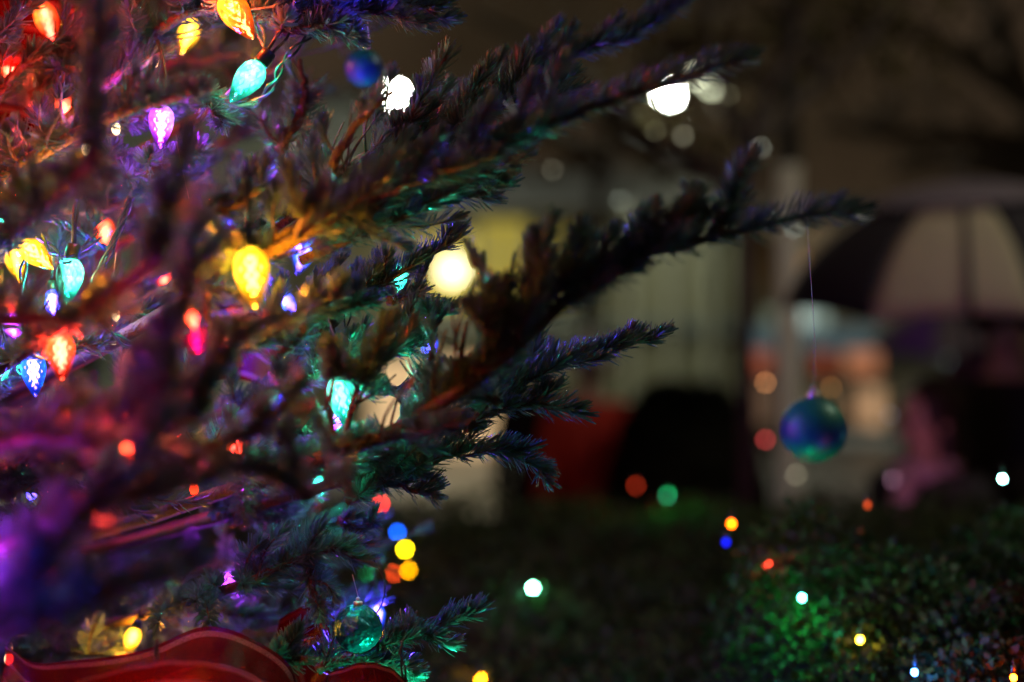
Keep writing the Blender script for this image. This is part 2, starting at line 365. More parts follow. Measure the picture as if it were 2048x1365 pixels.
branch((1020, 650, 1.24), (985, 590, 1.23), (950, 530, 1.22), leaf_from=.05, twig=.03, gap=.05)
branch((1160, 590, 1.21), (1158, 520, 1.2), (1150, 465, 1.2), leaf_from=.05, twig=.03, gap=.05)
branch((1270, 540, 1.2), (1275, 480, 1.2), (1280, 430, 1.2), leaf_from=.05, twig=.02, gap=.05)
branch((1370, 490, 1.2), (1390, 430, 1.2), (1400, 385, 1.2), leaf_from=.05, twig=.02, gap=.05)
branch((1430, 470, 1.2), (1475, 400, 1.2), (1498, 340, 1.2), leaf_from=.05, twig=.02, gap=.06)
branch((930, 860, 1.38), (1030, 780, 1.40), (1130, 715, 1.43), (1285, 675, 1.45), leaf_from=.05, twig=.06, gap=.02)
rooted((700, 960, 1.46), (850, 890, 1.43), (1000, 840, 1.4), (1100, 820, 1.39), (1190, 838, 1.39), twig=.06, gap=.021)
branch((760, 960, 1.42), (880, 905, 1.4), (980, 890, 1.4), (1070, 935, 1.39), leaf_from=.05, twig=.055, gap=.021)
branch((700, 1000, 1.44), (790, 960, 1.43), (870, 985, 1.42), leaf_from=.05, twig=.05, gap=.02)
rooted((520, 1330, 1.5), (680, 1320, 1.46), (800, 1275, 1.43), (880, 1250, 1.42), (975, 1205, 1.41), twig=.05, gap=.021)
branch((760, 1290, 1.42), (850, 1270, 1.42), (915, 1290, 1.41), leaf_from=.05, twig=.035, gap=.03)
branch((640, 1345, 1.44), (740, 1315, 1.43), (835, 1350, 1.42), leaf_from=.05, twig=.04, gap=.02)
rooted((430, 1180, 1.5), (560, 1120, 1.45), (660, 1090, 1.43), (745, 1108, 1.42), twig=.07, gap=.02, droop=.4)
branch((600, 1110, 1.45), (620, 1170, 1.43), (640, 1230, 1.42), leaf_from=.05, twig=.05, gap=.026, droop=.6)
branch((680, 1040, 1.5), (730, 1055, 1.5), (760, 1040, 1.5), leaf_from=.05, twig=.03, gap=.03)
branch((640, 380, 1.48), (780, 330, 1.46), (900, 330, 1.44), (1010, 310, 1.42), leaf_from=.05, twig=.09, gap=.02)
branch((700, 470, 1.4), (820, 400, 1.38), (930, 400, 1.37), (1000, 380, 1.36), leaf_from=.05, twig=.07, gap=.02)
branch((-20, 210, 1.5), (60, 120, 1.5), (150, 40, 1.5), leaf_from=.05, twig=.07, gap=.035)
branch((60, 190, 1.55), (150, 130, 1.55), (240, 60, 1.55), leaf_from=.05, twig=.07, gap=.03)
branch((-20, 80, 1.45), (40, 40, 1.45), (90, -30, 1.45), leaf_from=.05, twig=.05, gap=.05)
# sharp twigs in the middle
rooted((560, 660, 1.5), (700, 600, 1.46), (830, 530, 1.43), (940, 462, 1.42), twig=.055, gap=.02)
branch((780, 600, 1.45), (840, 580, 1.44), (890, 610, 1.43), leaf_from=.05, twig=.045, gap=.02)
rooted((560, 760, 1.5), (700, 690, 1.45), (800, 645, 1.42), (890, 615, 1.36), twig=.05, gap=.021)
branch((700, 740, 1.46), (770, 700, 1.44), (850, 690, 1.42), leaf_from=.05, twig=.05, gap=.02)
branch((690, 780, 1.46), (770, 770, 1.44), (835, 780, 1.42), leaf_from=.05, twig=.035, gap=.02)
branch((850, 860, 1.36), (850, 740, 1.35), (862, 650, 1.34), leaf_from=.05, twig=.04, gap=.03)
branch((1000, 800, 1.32), (930, 760, 1.32), (870, 760, 1.33), leaf_from=.05, twig=.04, gap=.025)
branch((760, 900, 1.44), (800, 860, 1.43), (850, 830, 1.42), leaf_from=.05, twig=.04, gap=.02)
branch((560, 880, 1.47), (620, 860, 1.45), (660, 880, 1.44), leaf_from=.05, twig=.05, gap=.02)
branch((640, 640, 1.48), (720, 580, 1.46), (770, 540, 1.45), leaf_from=.05, twig=.05, gap=.02)
branch((560, 960, 1.38), (680, 930, 1.38), (780, 900, 1.37), leaf_from=.05, twig=.06, gap=.02)
# purple lit top branch
rooted((330, 70, 1.5), (520, 50, 1.46), (660, 35, 1.43), (780, 45, 1.42), (868, 62, 1.41), twig=.07, gap=.02)
branch((600, 10, 1.46), (720, 0, 1.45), (830, 10, 1.44), (910, 30, 1.44), leaf_from=.05, twig=.05, gap=.02)
branch((560, 60, 1.44), (640, 50, 1.42), (700, 78, 1.41), leaf_from=.05, twig=.05, gap=.02)
branch((360, 190, 1.44), (400, 200, 1.43), (425, 260, 1.42), leaf_from=.05, twig=.045, gap=.03)
branch((300, 340, 1.46), (345, 330, 1.45), (385, 300, 1.44), leaf_from=.05, twig=.05, gap=.02)
branch((560, 300, 1.34), (600, 200, 1.30), (598, 120, 1.28), leaf_from=.05, twig=.04, gap=.03)
branch((640, 400, 1.34), (720, 250, 1.30), (790, 170, 1.3), leaf_from=.05, twig=.04, gap=.03)
# blurred boughs nearer than the focus
rooted((150, 360, 1.12), (185, 240, 1.08), (200, 110, 1.06), (205, -40, 1.05), leaf_from=.72, twig=.05, gap=.05, updir=(0, -1, .1), dz=-.1)
rooted((250, 560, 1.09), (300, 470, 1.07), (345, 370, 1.06), (360, 270, 1.06), leaf_from=.7, twig=.06, gap=.05, updir=(0, -1, 0.29), dz=-.2)
rooted((280, 800, 1.07), (330, 690, 1.04), (390, 560, 1.02), (420, 450, 1.02), leaf_from=.66, twig=.07, gap=.05, updir=(0, -1, 0.29), dz=-.2)
rooted((350, 860, 1.11), (430, 740, 1.09), (520, 660, 1.09), (620, 610, 1.11), leaf_from=.6, twig=.07, gap=.03, dz=-.2)
0 and rooted((150, 1180, .82), (300, 1130, .82), (460, 1060, .84), (620, 1010, .88), leaf_from=.7, twig=.08, gap=.04, dz=-.35)
rooted((20, 1200, 0.99), (150, 1080, 0.97), (260, 960, 0.97), (330, 860, 0.98), leaf_from=.8, twig=.06, gap=.05, dz=-.4)
branch((-80, 1300, 0.97), (60, 1240, 0.95), (200, 1180, 0.93), (380, 1120, 0.93), leaf_from=.0, twig=.07, gap=.035)
branch((-60, 1130, 1.03), (60, 1060, 1.01), (200, 1020, 1.00), (420, 960, 1.01), leaf_from=.0, twig=.06, gap=.045)
branch((-60, 900, 1.09), (60, 870, 1.07), (200, 880, 1.06), (330, 920, 1.06), leaf_from=.0, twig=.06, gap=.05)
branch((420, 900, 1.08), (520, 850, 1.08), (600, 760, 1.08), leaf_from=.0, twig=.06, gap=.026)
branch((-60, 640, 1.2), (40, 620, 1.18), (140, 640, 1.18), (240, 640, 1.2), leaf_from=.05, twig=.04, gap=.04)
branch((620, 1000, 1.1), (560, 930, 1.08), (480, 900, 1.06), leaf_from=.0, twig=.06, gap=.03)
branch((500, 690, 1.30), (600, 640, 1.27), (690, 560, 1.27), leaf_from=.05, twig=.05, gap=.025)
branch((400, 430, 1.28), (470, 400, 1.26), (550, 340, 1.26), leaf_from=.05, twig=.05, gap=.03)
branch((545, 480, 1.29), (610, 430, 1.28), (700, 420, 1.28), leaf_from=.05, twig=.05, gap=.025)
branch((380, 520, 1.28), (410, 600, 1.26), (430, 700, 1.26), leaf_from=.05, twig=.05, gap=.03)
branch((560, 700, 1.33), (640, 640, 1.32), (720, 610, 1.32), leaf_from=.05, twig=.05, gap=.028)
# pale bare limbs at the left
rooted((40, 335, 1.56), (110, 255, 1.52), (190, 182, 1.5), (300, 110, 1.5), leaf_from=.86, twig=.06, gap=.025, dz=-.15, bark=M['bark'], rad=(.014, .004))
rooted((20, 360, 1.42), (150, 275, 1.36), (300, 210, 1.3), (430, 175, 1.26), leaf_from=.84, twig=.06, gap=.03, dz=-.12, rad=(.011, .003), bark=M['bark'])
rooted((60, 445, 1.7), (180, 420, 1.64), (300, 380, 1.6), (380, 330, 1.56), leaf_from=.8, twig=.08, gap=.025, bark=M['bark'])
# filler further in
def fill(n, xr, yr, dr, seed):
    rr = random.Random(seed)
    for i in range(n):
        x, y, D = rr.uniform(*xr), rr.uniform(*yr), rr.uniform(*dr)
        dx = rr.uniform(120, 260); dy = rr.uniform(-20, 150)
        rooted((x - dx, y + dy, D + .12), (x - dx * .45, y + dy * .4, D + .05), (x, y, D), twig=.10, gap=.03, dens=1000, hw=.001, dz=rr.uniform(-.35, -.1))
fill(12, (60, 760), (-40, 430), (1.62, 2.0), 3)
fill(11, (60, 800), (560, 980), (1.6, 1.95), 5)
fill(11, (60, 820), (1000, 1390), (1.55, 1.9), 8)
fill(2, (300, 560), (700, 1100), (1.3, 1.4), 21)
dp = np.concatenate(DROPS); dpx, dpy, _ = proj(dp); dp = dp[(dpx > -60) & (dpx < 1800) & (dpy > -60) & (dpy < 1420)]; oc = np.array([[1, 0, 0], [-1, 0, 0], [0, 1, 0], [0, -1, 0], [0, 0, 1], [0, 0, -1.3]]) * .0009
V = (dp[:, None] + oc[None]).reshape(-1, 3); fo = np.array([[0, 2, 4], [2, 1, 4], [1, 3, 4], [3, 0, 4], [2, 0, 5], [1, 2, 5], [3, 1, 5], [0, 3, 5]])
F = (np.arange(len(dp))[:, None, None] * 6 + fo[None]).reshape(-1, 3); me = bpy.data.meshes.new('raindrops'); me.vertices.add(len(V)); me.vertices.foreach_set('co', V.astype(np.float32).ravel())
me.loops.add(len(F) * 3); me.loops.foreach_set('vertex_index', F.astype(np.int32).ravel()); me.polygons.add(len(F)); me.polygons.foreach_set('loop_start', np.arange(0, len(F) * 3, 3, dtype=np.int32)); me.polygons.foreach_set('use_smooth', np.ones(len(F), bool))
me.materials.append(mat('rain water', (.9, .9, .9), .06, .9)); me.update(calc_edges=True); ro_ = link(bpy.data.objects.new('raindrops', me), tree); ro_.matrix_parent_inverse = INV; ro_['kind'] = 'stuff'
rf = random.Random(77)
for i in range(16):
    x, y, D = rf.uniform(-20, 430), rf.uniform(150, 800), rf.uniform(1.45, 1.62); dx, dy = rf.uniform(70, 130), rf.uniform(-60, 70)
    branch((x - dx, y + dy, D + .03), (x - dx * .4, y + dy * .3, D), (x + 20, y, D - .01), leaf_from=.05, twig=.05, gap=.03)
rf = random.Random(78)
for i in range(9):
    x, y, D = rf.uniform(40, 640), rf.uniform(960, 1260), rf.uniform(1.45, 1.6); dx, dy = rf.uniform(70, 130), rf.uniform(-40, 70)
    branch((x - dx, y + dy, D + .03), (x - dx * .4, y + dy * .3, D), (x + 20, y, D - .01), leaf_from=.05, twig=.05, gap=.03)
print('needles', NEEDLE_COUNT)

# ---------------------------------------------------------------- coloured bulbs
def bulb_mat(name, col, hot, dim=1.0):
    """clear coloured plastic round a lit diode: glow falls off from the diode, the rest lets its light through"""
    m = bpy.data.materials.new(name); m.use_nodes = True; nt = m.node_tree; nt.nodes.remove(nt.nodes['Principled BSDF']); N = nt.nodes.new; Lk = nt.links.new
    out = nt.nodes['Material Output']; t = N('ShaderNodeTexCoord')
    dst = N('ShaderNodeVectorMath'); dst.operation = 'DISTANCE'; dst.inputs[1].default_value = (.10, -.10, .26); Lk(t.outputs['Object'], dst.inputs[0])
    mr = N('ShaderNodeMapRange'); mr.inputs[1].default_value = .18; mr.inputs[2].default_value = .72; mr.inputs[3].default_value = 1; mr.inputs[4].default_value = 0; mr.interpolation_type = 'SMOOTHSTEP'
    Lk(dst.outputs['Value'], mr.inputs[0])
    vo = N('ShaderNodeTexVoronoi'); vo.inputs['Scale'].default_value = 9; Lk(t.outputs['Object'], vo.inputs['Vector'])
    nz = N('ShaderNodeTexNoise'); nz.inputs['Scale'].default_value = 5; nz.inputs['Detail'].default_value = 5; Lk(t.outputs['Object'], nz.inputs['Vector'])
    a = N('ShaderNodeMath'); a.operation = 'MULTIPLY_ADD'; Lk(vo.outputs['Distance'], a.inputs[0]); a.inputs[1].default_value = -.6; a.inputs[2].default_value = 1.15
    b = N('ShaderNodeMath'); b.operation = 'MULTIPLY'; Lk(a.outputs[0], b.inputs[0]); Lk(nz.outputs['Fac'], b.inputs[1])
    pw = N('ShaderNodeMath'); pw.operation = 'POWER'; Lk(mr.outputs[0], pw.inputs[0]); pw.inputs[1].default_value = 2.2
    st = N('ShaderNodeMath'); st.operation = 'MULTIPLY_ADD'; Lk(pw.outputs[0], st.inputs[0]); st.inputs[1].default_value = 6 * dim; st.inputs[2].default_value = .62 * dim
    st2 = N('ShaderNodeMath'); st2.operation = 'MULTIPLY'; Lk(st.outputs[0], st2.inputs[0]); Lk(b.outputs[0], st2.inputs[1])
    st3 = N('ShaderNodeMath'); st3.operation = 'MULTIPLY'; Lk(st2.outputs[0], st3.inputs[0]); st3.inputs[1].default_value = 2.4
    mx = N('ShaderNodeMixRGB'); mx.inputs[1].default_value = (*col, 1); mx.inputs[2].default_value = (*hot, 1)
    pw2 = N('ShaderNodeMath'); pw2.operation = 'MULTIPLY'; Lk(pw.outputs[0], pw2.inputs[0]); Lk(b.outputs[0], pw2.inputs[1]); pw2.use_clamp = True
    Lk(pw2.outputs[0], mx.inputs[0])
    em = N('ShaderNodeEmission'); Lk(mx.outputs[0], em.inputs[0]); Lk(st3.outputs[0], em.inputs[1])
    tr = N('ShaderNodeBsdfTransparent'); tr.inputs[0].default_value = (*[.35 + .65 * c for c in col], 1)
    gl = N('ShaderNodeBsdfGlossy'); gl.inputs['Roughness'].default_value = .12
    m1 = N('ShaderNodeMixShader'); m1.inputs[0].default_value = .55; Lk(tr.outputs[0], m1.inputs[1]); Lk(em.outputs[0], m1.inputs[2])
    m2 = N('ShaderNodeMixShader'); m2.inputs[0].default_value = .06; Lk(m1.outputs[0], m2.inputs[1]); Lk(gl.outputs[0], m2.inputs[2])
    Lk(m2.outputs[0], out.inputs[0]); m.cycles.emission_sampling = 'NONE'
    return m
HOT = {RED: (1, .26, .02), ORANGE: (1, .40, .02), YEL: (1, .72, .06), GRN: (.6, 1, .9), TEAL: (.30, 1, .80), BLU: (.06, .40, 1), PUR: (1, .50, 1), WARM: (1, .95, .8)}
BM = {c: bulb_mat('lit bulb plastic', c, HOT[c]) for c in HOT}
def strawberry():
    """faceted cone bulb of unit length, socket end at z 0, tip at z 1"""
    b = MB(); prof = [(.13, 0), (.205, .06), (.262, .16), (.285, .27), (.283, .38), (.262, .49), (.228, .60), (.185, .71), (.137, .81), (.085, .91), (.035, .98), (.006, 1)]
    b.lathe(prof, 14, twist=True); return b
me_bulb = None; me_socket = None; me_led = None
def lamp(name, loc, col, power, radius, parent):
    l = bpy.data.lights.new(name, 'POINT'); l.color = col; l.energy = power; l.shadow_soft_size = radius
    o = bpy.data.objects.new(name, l); link(o, parent); o.location = loc; return o
BULB_POWER = 3.2
def tint(c):   # what the diode sends out: a little wider than the plastic's own hue
    if c is BLU: return (.17, .07, 1)
    return tuple(.03 * max(c) + .97 * x for x in c)
for (px, py, D, lp, d, col, pw, lab) in BULBS:
    ln = lp * K * D; dr = Vector((d[0], -.10, -d[1])).normalized(); c = P(px, py, D); base = c - dr * ln * .5
    e = empty('christmas_bulb', base, lab, 'bulb', 'coloured bulbs strung on the tree')
    e.rotation_mode = 'QUATERNION'; e.rotation_quaternion = Vector((0, 0, 1)).rotation_difference(dr); e.scale = (ln, ln, ln)
    if me_bulb is None:
        o = strawberry().build('shell', BM[col], e); me_bulb = o.data
        s = MB(); s.lathe([(.10, -.34), (.15, -.33), (.165, -.2), (.165, -.05), (.15, .0)], 14); s.tube([(.05, 0, -.33), (.09, .04, -.7), (.02, .10, -1.15), (-.1, .1, -1.5)], .035, 6); s.tube([(-.05, 0, -.33), (-.10, .06, -.75), (-.02, .02, -1.2), (-.12, .12, -1.5)], .035, 6)
        so = s.build('socket', M['socket'], e, smooth=True); me_socket = so.data
    else:
        o = link(bpy.data.objects.new('shell', me_bulb), e); link(bpy.data.objects.new('socket', me_socket), e)
    o.material_slots[0].link = 'OBJECT'; o.material_slots[0].material = BM[col]
    lamp('diode', (.0, 0, .30), tint(col), BULB_POWER * pw, .0055, e)
# miniature lamps
MINI = {}
def mini(px, py, D, col, lab, grp, dia=.008, L=30, pw=.03, cat='light', name='fairy_light', shape=1.5, off=None):
    key = (col, L)
    if key not in MINI: MINI[key] = emat('lit miniature lamp', col, L)
    c = P(px, py, D); e = empty(name, c, lab, cat, grp)
    b = MB(); b.ball((0, 0, 0), dia / 2, 12, 8, 0, (1, 1, shape)); b.build('lens', MINI[key], e, smooth=True).data.materials[0].cycles.emission_sampling = 'NONE' if pw else 'AUTO'
    s = MB(); s.lathe([(dia * .38, dia * .6), (dia * .42, dia * .7), (dia * .42, dia * 1.7), (dia * .2, dia * 1.9)], 8); s.tube([(0, 0, dia * 1.8), (dia * .3, dia, dia * 2.6), (dia, dia * 3, dia * 2.2)], dia * .12, 5)
    s.build('socket', M['socket'], e, smooth=True)
    if pw: lamp('diode', (0, -(off or dia * .9), dia * .1 + (off or 0) * .3), tuple(c ** 1.5 for c in col), pw, .002, e)
    return e
for (px, py, D, col, lab) in SMALL:
    mini(px, py, D, col, lab, 'miniature lights on the tree', dia=.009, L=5, pw=.05)

# lights seen through and beside the tree, out of focus
OFF = [
 (795, 1065, 2.9, (.004, .085, .75), 34, 'round blue blurred light, topmost of the cluster beside the tree'),
 (810, 1099, 2.9, (1, .72, .004), 60, 'round yellow blurred light just under the blue one'),
 (787, 1148, 2.9, (1, .075, .012), 36, 'red orange blurred light at the bottom left of the cluster'),
 (817, 1141, 2.85, (.75, .30, .0), 60, 'amber blurred light overlapping the red orange one'),
 (731, 1145, 2.9, (.0, .55, .16), 42, 'green blurred light behind needles left of the cluster'),
 (848, 1207, 3.6, (.32, .36, .34), 26, 'greyish white blurred light below the coloured cluster'),
 (716, 916, 2.9, (.8, .45, .04), 30, 'gold blurred light behind needles next to a teal one'),
 (690, 926, 2.9, (.02, .62, .55), 60, 'teal blurred light cut up by needles beside the gold one'),
 (762, 1008, 2.9, (1, .03, .03), 28, 'red blurred light under the lowest dark bough'),
 (770, 1281, 2.5, (.9, .55, .05), 50, 'yellow light broken by needles to the right of the crinkled ball'),
 (1065, 1178, 2.5, (.22, 1, .60), 200, 'bright green white light lying on the dark hedge in the centre'),
 (960, 1357, 2.12, (1, .35, .006), 90, 'yellow orange light at the bottom edge on the hedge'),
 (1463, 1048, 2.0, (1, .13, .002), 34, 'orange light on the hedge above the dark blue one'),
 (1452, 1085, 2.0, (.004, .006, .5), 8, 'dim dark blue light on the hedge under the orange one'),
 (1535, 1130, 1.88, (1, .05, .02), 34, 'red light on the hedge above the green lit leaves'),
 (1604, 1196, 1.78, (.10, .95, .75), 60, 'cyan green light among brightly green lit leaves'),
 (1720, 1280, 1.70, (1, .55, .03), 60, 'pale yellow light low on the hedge right of the green leaves'),
 (1829, 1345, 1.55, (.06, .25, 1), 60, 'bright blue light at the bottom edge of the hedge'),
 (2027, 1356, 1.49, (1, .11, .004), 90, 'orange light in the bottom right corner glowing on reddened leaves'),
 (2005, 958, 1.86, (.25, 1, .80), 110, 'bright pale green light standing at the hedge top on the right'),
]
for (px, py, D, col, L, lab) in OFF:
    hedge = px > 900
    p_ = {1604: .0, 1065: .06, 2027: .6, 1829: .7, 2005: .05, 1720: .07, 1535: .06, 1463: .05, 1452: .004, 960: .02}.get(px, .004)
    o = mini(px, py, D, col, lab, 'lights strung on the hedge' if hedge else 'lights behind the tree edge', dia=.0085 if D > 2 else .007, L=L, pw=p_, shape=1.15, off=.04 if hedge else None)
    if px == 1604:
        lamp('diode', P(1565, 1215, 1.70) - P(1604, 1196, 1.78), (0, 1, .30), .55, .003, o)
o = mini(1785, 960, 3.74, (1, .45, .72), 'dim pink light added behind the hedge to light the face', 'lights strung on the hedge', dia=.008, L=2, pw=.42)  # unseen lamp added behind the hedge to light the face
mini(1335, 992, 3.35, (.05, .8, .35), 'dim green light sunk in the far hedge top near the red coat', 'lights strung on the hedge', dia=.008, L=4, pw=.5)
mini(1272, 972, 3.45, (.8, .06, .02), 'dim red light sunk in the far hedge top left of the dim green one', 'lights strung on the hedge', dia=.008, L=4, pw=.35)
mini(1735, 1010, 1.93, (.8, .09, .02), 'dim red light buried in the shrub top below the pale post', 'lights strung on the hedge', dia=.006, L=2, pw=.05)
DIM = [  # glints are blurred highlights put in as glowing beads
 (1531, 766, 3.9, (.50, .20, .07), 17, 'dim orange light left of the teal ball string'),
 (1662, 776, 3.9, (.26, .11, .03), 13, 'dim brownish light just right above the hanging teal ball'),
 (1531, 880, 3.6, (.55, .05, .05), 12, 'dim red light left of the hanging teal ball'),
 (1366, 272, 4.0, (.20, .19, .13), 14, 'faint white glint built as a glowing bead right under the big street lamp glow'),
 (1522, 296, 4.1, (.20, .21, .17), 13, 'faint white glint built as a glowing bead against the slim tree high up'),
 (1458, 190, 3.9, (.09, .085, .05), 13, 'faint glint built as a glowing bead right of the big street lamp glow'),
 (1105, 340, 4.0, (.09, .085, .06), 16, 'faint glint built as a glowing bead under the second dark bough'),
 (1240, 402, 4.6, (.13, .15, .12), 16, 'faint glint built as a glowing bead above the third dark bough'),
 (1310, 262, 4.0, (.09, .085, .05), 13, 'very faint glint built as a glowing bead left of its brighter neighbour'),
 (1255, 395, 4.9, (.10, .11, .09), 14, 'very faint glint built as a glowing bead overlapping another above the third bough'),
 (1588, 455, 4.1, (.14, .18, .17), 16, 'faint light crossing the pale post under the branch tip'),
 (1592, 950, 4.0, (.22, .20, .13), 14, 'faint light at the foot of the pale post over the hedge'),
 (1780, 830, 4.1, (.06, .07, .09), 12, 'faint bluish light left of the face'),
]
for (px, py, D, col, L, lab) in DIM:
    mini(px, py, D, col, lab, 'faint lights on the slim tree', dia=.009, L=L, pw=0, shape=1.1)

# cords
def cord(pts, lab, strands=3, r=.0016, off=.003, turns=9):
    p = smooth_path(ctl(*pts), 70); b = MB(); T = np.gradient(p, axis=0); T /= np.linalg.norm(T, axis=1)[:, None]
    u = np.cross(T, [0, 1, 0]); u /= np.linalg.norm(u, axis=1)[:, None] + 1e-9; w = np.cross(T, u)
    for k in range(strands):
        th = np.linspace(0, turns * 2 * math.pi / 3, 70) + 2 * math.pi * k / strands
        b.tube(p + off * (np.cos(th)[:, None] * u + np.sin(th)[:, None] * w), r, 6)
    o = b.build('light_cord', M['wire'], smooth=True); tag(o, lab, 'cord', 'cords of the light strings')
cord([(262, 395, 1.5), (244, 445, 1.49), (216, 510, 1.48), (192, 560, 1.47), (172, 615, 1.46)], 'twisted dark cord catching blue light, running down beside the teal bulb', turns=6)
cord([(190, 330, 1.5), (168, 372, 1.5), (178, 405, 1.5), (180, 440, 1.5)], 'short curling dark cord above the twisted one', turns=5, strands=2)
cord([(60, 425, 1.5), (110, 440, 1.5), (150, 460, 1.52), (215, 500, 1.54)], 'cord lying across the upper left under the pale limb', turns=6)
cord([(40, 430, 1.45), (52, 500, 1.45), (45, 560, 1.46), (60, 640, 1.44)], 'cord hanging at the left edge by the yellow bulb', turns=5, strands=2)
cord([(140, 628, 1.5), (190, 636, 1.5), (240, 620, 1.5), (300, 640, 1.5)], 'thin cord joining the blue bulb and the warm white light', turns=8, strands=2, r=.0011)
cord([(620, 70, 1.44), (570, 120, 1.44), (545, 170, 1.45), (500, 215, 1.5)], 'cord hanging beside the teal bulb under the purple branch', turns=6, strands=2)
cord([(745, 1115, 1.42), (768, 1160, 1.42), (765, 1205, 1.43), (742, 1242, 1.45)], 'thin cord arching down to the crinkled teal ball', turns=2, strands=1, r=.0009, off=.0)
cord([(705, 545, 1.45), (700, 600, 1.45), (690, 670, 1.45), (686, 745, 1.44)], 'blue lit cord dropping to the green teal bulb', turns=6, strands=2, r=.0011)
cord([(56, 905, 1.5), (55, 940, 1.5), (62, 975, 1.5)], 'blue lit cord between the two warm white lights', turns=2, strands=2)
cord([(478, -10, 1.44), (520, 60, 1.46), (530, 110, 1.45), (516, 128, 1.43)], 'cord looping from the orange bulb to the teal bulb', turns=4, strands=2)
cord([(516, 128, 1.45), (440, 200, 1.48), (360, 190, 1.48), (322, 222, 1.46)], 'cord sagging from the teal bulb to the violet one', turns=7, strands=2)
cord([(500, 500, 1.25), (560, 430, 1.38), (600, 440, 1.55), (580, 445, 1.62)], 'cord rising from the golden yellow bulb to the blue one', turns=6, strands=2)
cord([(76, 470, 1.4), (110, 505, 1.42), (138, 520, 1.45), (200, 470, 1.5)], 'cord between the yellow and teal bulbs at left', turns=5, strands=2)
cord([(122, 665, 1.3), (180, 640, 1.36), (260, 690, 1.42), (330, 700, 1.5)], 'cord running right from the red orange bulb', turns=7, strands=2)
for lab, pts in (('pale tinsel fibre hanging from the violet bulb', [(352, 270, 1.42), (358, 310, 1.42), (366, 345, 1.42), (378, 398, 1.42)]),
                 ('pale tinsel fibre above the violet bulb', [(276, 130, 1.45), (272, 165, 1.45), (284, 195, 1.45), (296, 214, 1.45)]),
                 ('reddish tinsel fibre beside the twisted cord', [(232, 505, 1.46), (228, 540, 1.46), (220, 570, 1.46)])):
    b = MB(); b.tube(smooth_path(ctl(*pts), 20), .00035, 5); o = b.build('tinsel_fibre', M['thread'], smooth=True); tag(o, lab, 'tinsel', 'tinsel fibres')

